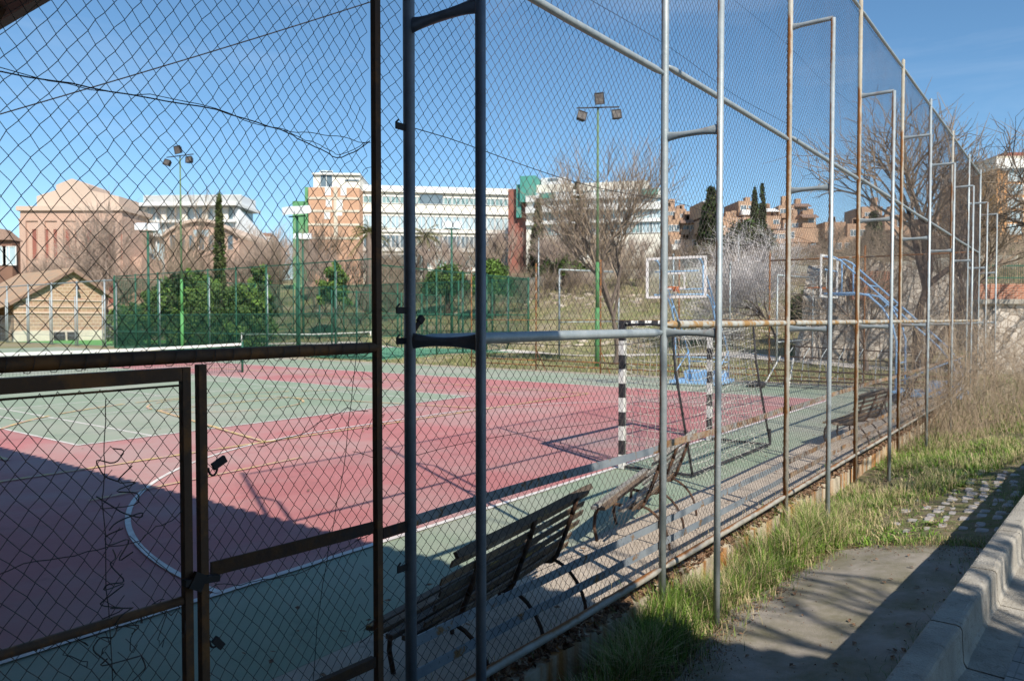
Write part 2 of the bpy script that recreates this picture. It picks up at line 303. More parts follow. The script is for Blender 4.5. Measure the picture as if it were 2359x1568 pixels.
def cellfn(t, co, out):
    L = t.links.new
    v = nn(t, 'ShaderNodeTexVoronoi', feature='DISTANCE_TO_EDGE'); v.inputs['Scale'].default_value = 3.4; L(co, v.inputs['Vector'])
    r = nn(t, 'ShaderNodeMapRange'); r.inputs[1].default_value = .02; r.inputs[2].default_value = .07; L(v.outputs['Distance'], r.inputs[0])
    v2 = nn(t, 'ShaderNodeTexVoronoi'); v2.inputs['Scale'].default_value = 3.4; L(co, v2.inputs['Vector'])
    hs = nn(t, 'ShaderNodeMix', data_type='RGBA', blend_type='OVERLAY'); hs.inputs[0].default_value = .5; L(out, hs.inputs[6]); bw = nn(t, 'ShaderNodeRGBToBW'); L(v2.outputs['Color'], bw.inputs[0]); L(bw.outputs[0], hs.inputs[7])
    mx = nn(t, 'ShaderNodeMix', data_type='RGBA'); L(r.outputs[0], mx.inputs[0]); mx.inputs[6].default_value = (.17,.13,.10,1); L(hs.outputs[2], mx.inputs[7])
    return mx.outputs[2]
M['masonry'] = mat('stone_masonry', (.50,.45,.39), (.40,.35,.30), 2, .95, fn=cellfn, bump=.4, bs=14)
M['ruinbrick'] = mat('ruin_red_brick', (.40,.17,.10), (.32,.13,.08), 2, .95, fn=brickfn((.42,.18,.11), (.34,.14,.085), (.42,.34,.28), 1, .30, .10, .012))
def plexi():
    m = bpy.data.materials.new('clear_backboard'); m.use_nodes = True; t = m.node_tree
    a = nn(t, 'ShaderNodeBsdfTransparent'); b = nn(t, 'ShaderNodeBsdfGlossy'); b.inputs['Roughness'].default_value = .1; x = nn(t, 'ShaderNodeMixShader'); x.inputs[0].default_value = .07
    t.links.new(a.outputs[0], x.inputs[1]); t.links.new(b.outputs[0], x.inputs[2]); t.links.new(x.outputs[0], t.nodes['Material Output'].inputs[0]); return m
M['plexi'] = plexi()
def windnet():
    m = mat('green_windbreak_mesh', (.02,.08,.05), None, 3, .9); t = m.node_tree
    a = nn(t, 'ShaderNodeBsdfTransparent'); x = nn(t, 'ShaderNodeMixShader'); x.inputs[0].default_value = .22
    b = t.nodes['Principled BSDF']; t.links.new(a.outputs[0], x.inputs[1]); t.links.new(b.outputs[0], x.inputs[2]); t.links.new(x.outputs[0], t.nodes['Material Output'].inputs[0]); return m
M['windnet'] = windnet()
M['litter'] = mat('crumbled_rust_and_leaves', (.24,.13,.075), (.36,.24,.15), 9, 1, c3=(.12,.07,.045), s3=30, t3=.5, bump=.8, bs=60)
M['greenp3'] = mat('mid_green_pole_paint', (.08,.24,.09), (.07,.20,.08), 4, .55)
M['f1'] = mat('field_green_blades', (.15,.18,.05), (.11,.14,.04), .5, .8); M['f2'] = mat('field_olive_blades', (.22,.22,.08), (.17,.18,.06), .5, .8)
M['greyrail'] = mat('grey_flat_bar', (.20,.23,.26), (.27,.30,.32), 5, .6, c3=(.24,.13,.05), s3=7, t3=.60, w3=.03, metal=.2, bump=.1, bs=50)
M['vsoil'] = mat('verge_soil', (.17,.13,.085), (.26,.205,.13), 2.2, 1, c3=(.12,.13,.045), s3=5, t3=.52, w3=.1, bump=.9, bs=45)
# ================================================================ GROUND AND COURT
def grid(name, ss, vs, zf, m, kind='structure', smooth=True):
    S, Vg = np.meshgrid(ss, vs, indexing='ij'); Z = zf(S, Vg)
    P = S[..., None]*U+Vg[..., None]*V; P[..., 2] = Z
    a, b = S.shape; idx = np.arange(a*b).reshape(a, b)
    Fq = np.stack([idx[:-1, :-1], idx[1:, :-1], idx[1:, 1:], idx[:-1, 1:]], -1).reshape(-1, 4)
    return ground(name, MB().add(P.reshape(-1, 3), Fq), m, kind, smooth)
ss = np.concatenate([np.linspace(-400, -12, 12), np.linspace(-8, 36, 111), np.linspace(37, 75, 39), np.linspace(79, 160, 22), np.linspace(190, 1500, 12)])
vs = np.concatenate([np.linspace(-900, -60, 10), np.linspace(-50, -4, 16), np.linspace(-3, 2.6, 23), [2.7], np.linspace(3.5, 60, 48), np.linspace(66, 200, 18), np.linspace(260, 1500, 10)])
grid('ground', ss, vs, zt, M['ground'])
def sheet(name, s0, s1, v0, v1, z, m, th=None):
    P = [SV(s0, v0, z), SV(s1, v0, z), SV(s1, v1, z), SV(s0, v1, z)]
    mb = MB()
    if th: mb.hexa([p-np.array([0, 0, th]) for p in P]+P)
    else: mb.add(P, [[0, 1, 2, 3]])
    return ground(name, mb, m)
V0 = 5.25; TS0, TS1, TV0, TVN = 5.7, 15.75, 13.3, 26.5
VEND = 2*TVN-V0; TVE = 2*TVN-TV0; CS = 10.75
sheet('court_apron', -9, 24.9, 3.76, 62, 0.0, M['green'], .2)
sheet('bench_strip', -9, 25.0, 2.76, 3.756, 0.0, M['conc'], .2)
sheet('court_end_kerb', 24.91, 25.25, 2.76, 62, 0.03, M['conc'], .2)
sheet('playing_court', .9, 20.7, V0, VEND, .004, M['pink'])
sheet('tennis_court', TS0, TS1, TV0, TVE, .008, M['green'])
sheet('second_court', 27.1, 43, 29, 57, .03, M['court2'], .2)
sheet('artificial_turf', 28.5, 70, 60, 120, .02, M['turf'], .1)
wl = MB(); yl = MB()
def line(mb, s0, v0, s1, v1, w=.055, z=.012):
    a = np.array([s0, v0]); b = np.array([s1, v1]); d = b-a; d = d/np.linalg.norm(d); n = np.array([-d[1], d[0]])*w/2
    mb.add([SV(*(a-n), z), SV(*(b-n), z), SV(*(b+n), z), SV(*(a+n), z)], [[0, 1, 2, 3]])
def arc(mb, cs, cv, r, a0, a1, w=.055, z=.012, n=40, gaps=0):
    A = np.linspace(R(a0), R(a1), n+1)
    for i in range(n):
        if gaps and i % gaps == gaps-1: continue
        q = []
        for rr, aa in ((r-w/2, A[i]), (r+w/2, A[i]), (r+w/2, A[i+1]), (r-w/2, A[i+1])): q.append(SV(cs+rr*math.cos(aa), cv+rr*math.sin(aa), z))
        mb.add(q, [[0, 1, 2, 3]])
# handball court
line(wl, -3, V0, 20.7, V0, .07); line(wl, 20.7, V0+.04, 20.7, VEND, .07); line(wl, .9, V0+.04, .9, VEND, .07)
GS0, GS1 = 9.35, 12.45
arc(wl, GS0, V0, 6.1, 90, 180, .055, .016, 60); arc(wl, GS1, V0, 6.1, 0, 90, .055, .016, 60); line(wl, GS0, V0+6.1, GS1, V0+6.1, .07, .016)
# tennis
for s_ in (TS0, TS1): line(wl, s_, TV0, s_, TVE, .055)
for v_ in (TV0, TVE): line(wl, TS0-.03, v_, TS1+.03, v_, .07, .016)
for s_ in (TS0+1.27, TS1-1.27): line(wl, s_, TV0+.03, s_, TVE-.03, .055)
for v_ in (TVN-6.4, TVN+6.4): line(wl, TS0+1.27, v_, TS1-1.27, v_, .055)
line(wl, CS, TVN-6.4, CS, TVN+6.4, .055, .016)
# basketball and volleyball marks in worn yellow and white
YV = 11.1
line(yl, 3.3, YV, 18.3, YV, .08, .02); line(yl, 3.3, YV, 3.3, 42, .08, .02); line(yl, 18.3, YV, 18.3, 42, .08, .02)
arc(yl, CS, YV+1.6, 6.3, 0, 180, .08, .024, 60, 7); line(yl, CS-3, YV, CS-1.8, YV+5.8, .08, .024); line(yl, CS+3, YV, CS+1.8, YV+5.8, .08, .024)
line(yl, CS-1.8, YV+5.8, CS+1.8, YV+5.8, .08, .024); arc(yl, CS, YV+5.8, 1.8, 0, 360, .06, .028, 40, 5); arc(yl, CS, TVN, 1.8, 0, 360, .06, .028, 40)
line(yl, 4.0, 9.1, 7.2, 9.4, .05, .024)
line(wl, CS-4.4, 17.3, CS+4.4, 17.3, .05, .02); line(wl, CS-4.4, 17.3, CS-4.4, 35, .05, .02)
ground('white_court_lines', wl, M['lw']); ground('yellow_court_lines', yl, M['ly'])
# gravel path behind the court, following the slope
ps = np.linspace(36.3, 38.6, 4); pv = np.linspace(-10, 70, 90)
def pz(S, Vg): return zt(S, Vg)+.04
S_, V_ = np.meshgrid(ps, pv, indexing='ij'); P = S_[..., None]*U+(V_[..., None])*V; off = np.interp(V_, [-10, 7, 15, 28, 70], [-2.5, -1.5, 1.2, 1.0, 1.0]); P = P+off[..., None]*U
P[..., 2] = zt(S_+off, V_)+.05; a_, b_ = S_.shape; idx = np.arange(a_*b_).reshape(a_, b_)
ground('gravel_path', MB().add(P.reshape(-1, 3), np.stack([idx[:-1, :-1], idx[1:, :-1], idx[1:, 1:], idx[:-1, 1:]], -1).reshape(-1, 4)), M['path'], smooth=True)
# footing under the fence
mb = MB()
edge = np.linspace(-9, 25.3, 110)
for i in range(len(edge)-1):
    a, b = edge[i], edge[i+1]; t = .0+.012*math.sin(i*2.3); j = .012*math.sin(i*1.7)
    mb.hexa([SV(a, 2.56+j, -.6), SV(b, 2.56+.012*math.sin((i+1)*1.7), -.6), SV(b, 2.76, -.6), SV(a, 2.76, -.6), SV(a, 2.56+j, .03+t*.3), SV(b, 2.56+.012*math.sin((i+1)*1.7), .03+.012*math.sin((i+1)*2.3)*.3), SV(b, 2.76, .05), SV(a, 2.76, .05)])
tag(mb.build('footing_wall', M['footing']), 'low concrete footing with orange rust stains under the tall mesh fence', 'low wall')
mb = MB()
for i in range(4200):
    s_ = rnd.uniform(2.2, 25)**1.0; v_ = rnd.gauss(2.64, .045); q = rnd.uniform(.010, .036)*(1.6 if rnd.random() < .1 else 1)
    P = np.array([[rnd.uniform(-1, 1), rnd.uniform(-1, 1), rnd.uniform(-.6, 1)] for _ in range(6)])*q+SV(s_, v_, .045+rnd.uniform(0, .05)*max(0, 1-abs(v_-2.65)/.07))
    mb.add(P, [[0, 1, 2], [0, 2, 3], [0, 3, 4], [0, 4, 1], [5, 2, 1], [5, 3, 2], [5, 4, 3], [5, 1, 4]])
tag(mb.build('leaf_litter', M['litter']), 'crumbled brown leaf litter and rust flakes lying along the fence footing', 'leaf litter', kind='stuff')
# path slab, cobbles, retaining kerb and pavement on the street side
def ve(s): return .577-.056*(s-3.67)
def poly(name, pts, z, m, th=.06, n=1):
    k = len(pts); mb = MB(); P = [SV(a, b, z) for a, b in pts]
    Q = [p-np.array([0, 0, th]) for p in P]; mb.add(P, [list(range(k))[::-1] if False else list(range(k))])
    mb.add(Q+P, [[i, (i+1) % k, k+(i+1) % k, k+i] for i in range(k)])
    return ground(name, mb, m)
def slabedge(s): return np.interp(s, [-3, 3.5, 4.6, 5.4, 6.2, 7.1, 7.45, 7.7], [2.0, 2.0, 1.97, 2.08, 2.02, 1.88, 1.80, 1.55])+.02*np.sin(s*7)+.012*np.sin(s*23)
sl_s = np.linspace(-3, 7.7, 90); mb = MB(); rows = []
for s_ in sl_s:
    v1 = float(slabedge(s_)); row = [(v1+.004, -.10)]+[(v1-(v1-ve(s_)+.02)*k/14, .028) for k in range(15)]
    rows.append([SV(s_+(.02*math.sin(v_*9) if s_ > 7.6 else 0), v_, float(zt(s_, v_))+dz) for v_, dz in row])
rows.append([r_-np.array([0, 0, .12]) for r_ in rows[-1]]); P_ = np.array(rows); a_, b_ = P_.shape[:2]; idx = np.arange(a_*b_).reshape(a_, b_)
ground('path_slab', mb.add(P_.reshape(-1, 3), np.stack([idx[:-1, :-1], idx[1:, :-1], idx[1:, 1:], idx[:-1, 1:]], -1).reshape(-1, 4)[:, ::-1]), M['slab'])
grid('verge_soil', np.linspace(-8, 34, 200), np.linspace(.2, 2.57, 14), lambda a, b: zt(a, b)+.008, M['vsoil'])
mb = MB()
for i in range(17):
    for j in range(8):
        s_ = 8.35+i*.2+.05*(j % 2)+rnd.uniform(-.03, .03); v_ = .45+j*.15+rnd.uniform(-.02, .02)+.04*math.sin(i*.6)
        if rnd.random() < .2+.5*(j > 5)+.25*(i > 12)+.2*(i < 1): continue
        a = .088*rnd.uniform(.7, 1.1); b = .062*rnd.uniform(.7, 1.1); z = float(zt(s_, v_))+.000+rnd.uniform(-.012, .006)
        r0 = []
        for (ka, kz) in ((1, -.05), (1, .0), (.82, .018)):
            for t in range(10):
                an = t*math.pi/5; sg = lambda x: math.copysign(abs(x)**.55, x)
                r0.append(SV(s_+a*ka*sg(math.cos(an)), v_+b*ka*sg(math.sin(an)), z+kz))
        fs = [[q*10+t, q*10+(t+1) % 10, (q+1)*10+(t+1) % 10, (q+1)*10+t] for q in range(2) for t in range(10)]
        mb.add(r0, fs); mb.f.append((np.array([list(range(20, 30))])+mb.n-30, 0))
tag(ground('cobbles', mb, M['stone']), kind='structure')
# retaining kerb: in-situ blocks with rounded shoulders
kt = Thing('retaining_kerb', 'raised concrete kerb wall between the sunken grass strip and the pavement', 'kerb', SV(3, .5, 0), local=False)
def kerbblock(s0, s1):
    prof = [(0, -.5), (0, .685), (.008, .697), (.022, .70), (.104, .70), (.120, .694), (.127, .68), (.131, .60), (.135, .535), (.147, .512), (.30, .505), (.30, -.5)]
    mb = MB(); n = len(prof); N = 7; vsx = []
    for i in range(N+1):
        s_ = s0+(s1-s0)*i/N; e = abs(2*i/N-1)**6
        for (d, z) in prof:
            vsx.append(SV(s_, ve(s_)-d-(-.004 if d < .05 else .006)*e, z-(.007*e if z > .5 else 0)))
    fs = [[i*n+j, i*n+(j+1) % n, (i+1)*n+(j+1) % n, (i+1)*n+j][::-1] for i in range(N) for j in range(n)]
    mb.add(vsx, fs); mb.f.append((np.array([list(range(n))]), 0)); mb.f.append((np.array([list(range(N*n, (N+1)*n))[::-1]]), 0))
    return mb
x = -2.
while x < 34:
    kt.part('kerb_block', kerbblock(x+.006, x+.990), M['kerb'], smooth=False); x += 1.0
def pavefn(t, co, out):
    L = t.links.new
    mp = nn(t, 'ShaderNodeMapping'); mp.inputs['Rotation'].default_value = (0, 0, R(37+3.2)); L(co, mp.inputs[0])
    bk = nn(t, 'ShaderNodeTexBrick'); bk.offset = 0; bk.inputs['Scale'].default_value = 1; bk.inputs['Brick Width'].default_value = .2; bk.inputs['Row Height'].default_value = .2; bk.inputs['Mortar Size'].default_value = .006
    bk.inputs['Color1'].default_value = (.9, .9, .9, 1); bk.inputs['Color2'].default_value = (1, 1, 1, 1); bk.inputs['Mortar'].default_value = (.35, .33, .3, 1); L(mp.outputs[0], bk.inputs['Vector'])
    b2 = nn(t, 'ShaderNodeTexBrick'); b2.offset = 0; b2.inputs['Scale'].default_value = 1; b2.inputs['Brick Width'].default_value = .05; b2.inputs['Row Height'].default_value = .2; b2.inputs['Mortar Size'].default_value = .003
    b2.inputs['Color1'].default_value = (1, 1, 1, 1); b2.inputs['Color2'].default_value = (1, 1, 1, 1); b2.inputs['Mortar'].default_value = (.75, .74, .72, 1); L(mp.outputs[0], b2.inputs['Vector'])
    m1 = nn(t, 'ShaderNodeMix', data_type='RGBA', blend_type='MULTIPLY'); m1.inputs[0].default_value = 1; L(out, m1.inputs[6]); L(bk.outputs[0], m1.inputs[7])
    m2 = nn(t, 'ShaderNodeMix', data_type='RGBA', blend_type='MULTIPLY'); m2.inputs[0].default_value = 1; L(m1.outputs[2], m2.inputs[6]); L(b2.outputs[0], m2.inputs[7]); return m2.outputs[2]
M['pave'] = mat('ribbed_paving_tiles', (.38,.36,.33), (.29,.275,.25), 4, .92, c3=(.16,.15,.12), s3=8, t3=.64, bump=.25, bs=90, fn=pavefn)
poly('pavement', [(-30, ve(-2)-.3-.001), (-2, ve(-2)-.301), (34, ve(34)-.301), (34, -12), (-30, -12)], .503, M['pave'], .6)
# ================================================================ TALL CHAIN LINK FENCE
D = 2.5; DO = 2.075
PS = [2.53, 5.19, 8.13, 11.19, 14.2, 17.05, 20.2, 23.3, 26.0]
TOP = 6.3; MID = 2.06; UP = 4.03
fence = Thing('chain_link_fence', 'tall chain link fence of galvanised pipes with ladder shaped braces beside the grass strip', 'fence', SV(2.53, D, 0), local=False)
def chain(s0, s1, z0, z1, hw=.0355, hz=.0372, r=.0015, dv=.004, noise=.004, n=3, edge=0., seed=1, v=D, hole=None, dirn=None):
    rs = np.random.RandomState(seed); nw = max(2, int((s1-s0)/hw)); nz = max(2, int((z1-z0)/hz)); hw = (s1-s0)/nw; hz = (z1-z0)/nz
    I = np.arange(nw)[:, None]; J = np.arange(nz+1)[None, :]
    gi = I+((I+J) % 2); S = s0+gi*hw; Z = z0+J*hz+0*I
    ph = rs.uniform(0, 6.28, 12)
    dn = noise*(np.sin(S*3.1+Z*1.7+ph[0])+np.sin(S*7.3-Z*4.1+ph[1])+.8*np.sin(S*1.2+Z*6.3+ph[2])+.7*np.sin(S*13-Z*9+ph[3]))
    dz = noise*(np.sin(S*2.7-Z*2.1+ph[4])+np.sin(S*6.1+Z*5.3+ph[5])+.8*np.sin(Z*7.7+ph[6])+.7*np.sin(S*15+Z*8+ph[7]))
    if edge:
        e = np.exp(-(s1-S)/.16)+.5*np.exp(-(S-s0)/.12); dn = dn+edge*e*(np.sin(Z*9+ph[8])+.8*np.sin(Z*23+ph[9])+.5*np.sin(Z*41+gi)); dz = dz+edge*.6*e*np.sin(Z*17+ph[10])
    # jitter shared by the nodes where two wires meet
    jit = rs.normal(0, noise*.35, (nw+2, nz+1, 2)); ji = jit[gi, J*np.ones_like(I)]
    Sx = S+dn+ji[..., 0]; Zx = Z+dz*.8+ji[..., 1]; Vx = v+dv*np.where((I+J) % 2 == 0, 1, -1)*.5+noise*1.2*np.sin(S*2+Z*1.3+ph[11])
    P = Sx[..., None]*U+Vx[..., None]*V; P[..., 2] = Zx
    A = P[:, :-1]; B = P[:, 1:]; keep = np.ones(A.shape[:2], bool)
    if hole is not None: keep &= ~hole(Sx[:, :-1], Zx[:, :-1])
    return MB().segs(A[keep], B[keep], r, r, n)
def pipe(a, b, r=.026, n=12): return MB().tube([a, b], r, n)
kinds = ['galv_shade', 'galv', 'rustpipe', 'rustpipe2', 'rustpipe2', 'galv', 'rustpipe', 'galv', 'galv']
for i, s_ in enumerate(PS):
    mb = MB().tube([SV(s_, D, -.4), SV(s_, D, 2), SV(s_, D, 4.2), SV(s_, D, TOP+.13)], .0275, 14)
    mb.tube([SV(s_, D, TOP+.13), SV(s_, D, TOP+.15)], [.0275, .006], 14)
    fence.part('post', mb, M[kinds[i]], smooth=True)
    if i < len(PS): 
        zt_ = 5.13
        mb = MB().tube([SV(s_, DO, -.5), SV(s_, DO, 1.5), SV(s_, DO, zt_)], .0235, 14)
        fence.part('brace_post', mb, M['galv'] if i else M['galv_shade'], smooth=True)
        for k, z in enumerate((2.0, 3.44, zt_)):
            # spacer: pipe squashed flat at its ends (it widens up and down)
            mb = MB(); q = np.linspace(0, 1, 9); w_ = .022+.016*np.abs(2*q-1)**2.5; d_ = .022-.012*np.abs(2*q-1)**2.5
            vsx = []
            for qq, ww, dd in zip(q, w_, d_):
                vv = D-.02-(D-DO-.04)*qq
                if k == 2: vv = D-.02-(D-DO-.02)*qq; ww = .026*(1-qq)+.023*qq if qq > .3 else ww
                for t in range(12):
                    an = t*math.pi/6; vsx.append(SV(s_+dd*math.sin(an), vv, z+ww*math.cos(an)))
            mb.add(vsx, [[a*12+t, a*12+(t+1) % 12, (a+1)*12+(t+1) % 12, (a+1)*12+t] for a in range(8) for t in range(12)])
            fence.part('spacer', mb, M['galv'] if i else M['galv_shade'], smooth=True)
for i in range(len(PS)-1):
    a, b = PS[i], PS[i+1]
    for z, nm, r in ((TOP, 'top_rail', .023), (UP, 'upper_rail', .024), (MID, 'middle_rail', .03), (.235, 'bottom_rail', .026)):
        zz = z-(.06 if (nm == 'middle_rail' and i == 0) else 0)-(.13, .06, .02, 0, 0, 0, 0, 0)[i]*(nm == 'upper_rail')
        g0, g1 = a+.03, b-.03
        mt = 'palerail' if (nm == 'middle_rail' and i >= 1) else ('rustpipe' if nm == 'bottom_rail' else 'galv')
        pts = [SV(g0, D, zz), SV(g0+.06, D, zz), SV(g0+.12, D, zz), SV((g0+g1)/2, D, zz+rnd.uniform(-.01, .004)), SV(g1-.12, D, zz), SV(g1-.05, D, zz), SV(g1, D, zz)]
        fence.part(nm, MB().tube(pts, [r*.45, r*.8, r, r, r, r*.8, r*.45], 12), M[mt], smooth=True)
    for z in (1.14, .56, .40):
        n = 14; mb = MB(); zz = [z+rnd.uniform(-.004, .004) for _ in range(n+1)]
        if z == 1.14: zz = [z+.01*math.sin(i*2+k*.35) for k in range(n+1)]
        q = [SV(a+(b-a)*k/n, D+.034, zz[k]) for k in range(n+1)]
        for k in range(n): mb.bar(q[k], q[k+1], .008, .052)
        fence.part('flat_rail', mb, M['greyrail' if i == 0 or (i == 1 and z < 1) else 'rustrail'], smooth=False)
    if i < 8:
        fine = 1 if i < 4 else 1.0
        fence.part('chain_link_panel', chain(a, b, .22, TOP, .0335, .0365, .0014 if i < 2 else .0015, noise=.0038, seed=i+3, v=D+.03, n=3), M['wire'])
# line wires the mesh hangs on
mb = MB()
for z, r in ((TOP-.02, .002), (UP+.10, .002), (MID-.10, .002), (1.45, .0016), (2.98, .0022), (.62, .0016), (4.95, .0014)):
    q = np.linspace(PS[0], PS[-1], 160); mb.tube([SV(s_, D+.028, z+.02*math.sin(s_*2+z)-.015*abs(math.sin(s_*1.1))) for s_ in q], r, 4)
fence.part('line_wire', mb, M['wire'])
# hinge lugs on the first post
mb = MB()
for z in (2.0, 2.14, 2.975, .95):
    mb.bar(SV(PS[0]-.085, D, z), SV(PS[0]-.02, D, z), .008, .03); mb.bar(SV(PS[0]-.085, D, z+.012), SV(PS[0]-.065, D, z+.03), .005, .007)
fence.part('hinge_lug', mb, M['black'])
mb = MB().bar(SV(PS[0]+.03, D, MID-.01), SV(PS[0]+.065, D, MID+.03), .012, .02); mb.bar(SV(PS[0]+.06, D, MID+.025), SV(PS[0]+.085, D, MID+.05), .02, .03)
fence.part('pipe_clamp', mb, M['rustdark'])
# far end fence, turning the corner
ef = Thing('rusty_end_fence', 'rust orange post and rail fence frame across the far end of the red court', 'fence', SV(25.1, 8, 0), local=False)
EP = [2.5, 5.4, 8.3, 11.5, 14.7, 17.7, 21.1]
for v_ in EP[1:]:
    ef.part('post', MB().tube([SV(25.1, v_, -.2), SV(25.1, v_, 4.35)], .028, 8), M['rust'], smooth=True)
    if v_ in (17.7, 14.7, 8.3): ef.part('brace', MB().tube([SV(25.1, v_, .9), SV(25.5, v_-.2, 0)], .02, 6), M['rust'])
for i in range(len(EP)-1):
    for z in (MID, .44, .24)+((4.0,) if i < 2 else ()):
        ef.part('rail', MB().tube([SV(25.1, EP[i], z), SV(25.1, EP[i+1], z+rnd.uniform(-.02, .02))], .024 if z != MID else .015, 7), M['rust'], smooth=True)
# ================================================================ GATE
gp = Thing('gate_side_panel', 'dark steel framed mesh panel between the gate and the tall fence, with a leaning rail', 'fence panel', SV(2.33, D, 0), local=False)
GP = 2.325; MS = 1.484
gp.part('post', MB().hexa([SV(GP+a, D+b, z) for z in (-.3, 4.3) for a, b in ((-.0155, -.0155), (.0155, -.0155), (.0155, .0155), (-.0155, .0155))]), M['gatepost'])
gp.part('post', MB().hexa([SV(MS+a, D+b, z) for z in (-.3, 1.94) for a, b in ((-.0145, -.0145), (.0145, -.0145), (.0145, .0145), (-.0145, .0145))]), M['gatepost'])
gp.part('top_rail', MB().tube([SV(-.8, D, 1.965), SV(1.0, D, 1.968), SV(GP-.04, D, 1.975), SV(GP-.005, D, 1.975)], [.024, .024, .024, .018], 12), M['gatepost'], smooth=True)
gp.part('flat_rail', MB().bar(SV(MS+.03, D, 1.20), SV(GP-.03, D, 1.18), .008, .052), M['rustdark'])
gp.part('low_rail', MB().bar(SV(MS+.03, D, .60), SV(GP-.03, D, .58), .03, .045), M['rustdark'])
gp.part('low_rail', MB().bar(SV(GP+.03, D, 1.14), SV(2.51, D, 1.14), .008, .05), M['rustdark'])
def tear(S, Z): return (np.abs(S-2.27-.02*np.sin(Z*5)) < .012) & (np.sin(Z*9) > -.1)
gp.part('chain_link_panel', chain(-1.2, GP-.02, 1.95, 4.3, .0285, .0365, .0012, noise=.006, edge=.012, seed=21, v=D+.03, n=5), M['wiredark'])
gp.part('chain_link_panel', chain(MS+.02, GP-.02, .02, 1.95, .0285, .0365, .0012, noise=.0045, edge=.012, seed=22, v=D+.03, n=5, hole=tear), M['wiredark'])
gp.part('chain_link_panel', chain(GP+.03, PS[0]-.02, .02, 6.0, .031, .037, .0013, noise=.004, edge=.004, seed=23, v=D+.02, n=5), M['wiredark'])
def wig(pts, amp, n, seed, r=.0016):
    rs = np.random.RandomState(seed); P = np.array(pts, float); t = np.linspace(0, len(P)-1, n); Q = np.stack([np.interp(t, range(len(P)), P[:, k]) for k in range(3)], 1)
    N = rs.normal(0, 1, (n, 3)); N = (N+np.roll(N, 1, 0)+np.roll(N, 2, 0))/1.7; return MB().tube(Q+N*amp, r, 5)
q = [SV(s_, D+.01, z) for s_, z in ((.2, 2.80), (.86, 2.815), (1.2, 2.83), (1.55, 2.85), (1.85, 2.83), (2.0, 2.80), (2.12, 2.77), (2.3, 2.88))]
mb = wig(q, .004, 40, 1, .0024); mb2 = wig([p+np.array([0, 0, .006]) for p in q], .006, 40, 2, .0015)
q2 = [q[4], SV(2.05, D, 2.86), SV(2.3, D, 2.87)]
gp.part('twisted_wire', mb, M['wiredark']); gp.part('twisted_wire', mb2, M['wiredark']); gp.part('twisted_wire', wig(q2, .004, 14, 3, .0016), M['wiredark'])
gp.part('tie_wire', wig([SV(1.7, D, 1.62), SV(1.9, D, 1.64), SV(2.15, D, 1.72), SV(2.26, D, 1.70)], .005, 24, 4), M['wiredark'])
gp.part('tie_wire', wig([SV(1.5, D, 1.13), SV(1.9, D, 1.08), SV(2.28, D, 1.16)], .005, 24, 5), M['wiredark'])
gp.part('tie_wire', wig([SV(2.22, D, 2.0), SV(2.13, D, 1.5), SV(2.0, D, .9), SV(1.92, D, .3)], .004, 24, 6), M['wiredark'])
for k in range(18):
    z = rnd.uniform(.15, 2.9); gp.part('tie_wire', wig([SV(GP-rnd.uniform(.03, .12), D+.02, z+rnd.uniform(-.06, .06)), SV(GP-.03, D, z), SV(GP+.026, D+.0, z+.006), SV(GP+.01, D-.03, z)], .006, 10, 30+k, .0013), M['wiredark'])
for k in range(26):
    s_ = .4+k*.073; th = np.linspace(0, 5.6, 9); gp.part('tie_wire', MB().tube([SV(s_+.006*t, D+.0305*math.sin(t), 1.968+.0305*math.cos(t)) for t in th], .0013, 4), M['wiredark'])
gate = Thing('gate_leaf', 'closed mesh gate leaf with brown tube frame and torn wire tangle', 'gate', SV(1.4, D, 0), local=False)
GS = 1.424
gate.part('frame_bar', MB().bar(SV(-.8, D, 1.895), SV(GS-.02, D, 1.91), .04, .046), M['gatepost'])
gate.part('frame_bar', MB().hexa([SV(GS+a, D+b, z) for z in (.05, 1.933) for a, b in ((-.0145, -.0145), (.0145, -.0145), (.0145, .0145), (-.0145, .0145))]), M['gatepost'])
gate.part('middle_bar', MB().tube([SV(-.8, D, 1.14), SV(GS-.02, D, 1.12)], .0155, 10), M['gatepost'], smooth=True)
gate.part('bottom_bar', MB().bar(SV(-.8, D, .08), SV(GS-.02, D, .08), .04, .04), M['gatepost'])
gate.part('mesh_rod', MB().tube([SV(-.8, D-.01, 1.858), SV(GS-.02, D-.01, 1.872)], .004, 5), M['gatepost'])
def torn(S, Z): return (np.abs(S-1.19-.03*np.sin(Z*6)) < .028) & (Z > .95) & (Z < 1.72)
gate.part('chain_link_panel', chain(-.8, GS-.02, .1, 1.86, .0285, .0365, .0012, noise=.0065, seed=24, v=D+.005, n=5, hole=torn), M['wiredark'])
for k in range(9):
    z0 = 1.70-.085*k; rs = np.random.RandomState(60+k); q = [SV(1.10+rs.uniform(0, .18), D+rs.uniform(-.03, .03), z0-.022*j+rs.uniform(-.03, .03)) for j in range(7)]
    P = np.array(q); t = np.linspace(0, 6, 25); Q = np.stack([np.interp(t, range(7), P[:, c]) for c in range(3)], 1); Q = (Q+np.roll(Q, 1, 0)+np.roll(Q, -1, 0))/3; gate.part('loose_wire', MB().tube(Q[1:-1], .0022, 4), M['wiredark'])
gate.part('loose_wire', wig([SV(1.16, D, 1.85), SV(1.14, D, 1.5), SV(1.17, D, .9), SV(1.15, D, .4)], .003, 30, 41), M['wiredark'])
gate.part('loose_wire', wig([SV(.5, D, 1.27), SV(.9, D, 1.38), SV(1.25, D, 1.36), SV(GS, D, 1.44)], .004, 30, 42), M['wiredark'])
for k in range(5): gate.part('loose_wire', wig([SV(.95+.1*k, D-.01, 1.12), SV(1.0+.1*k, D+.02, 1.09), SV(1.06+.09*k, D, 1.0)], .02, 14, 50+k), M['wiredark'])
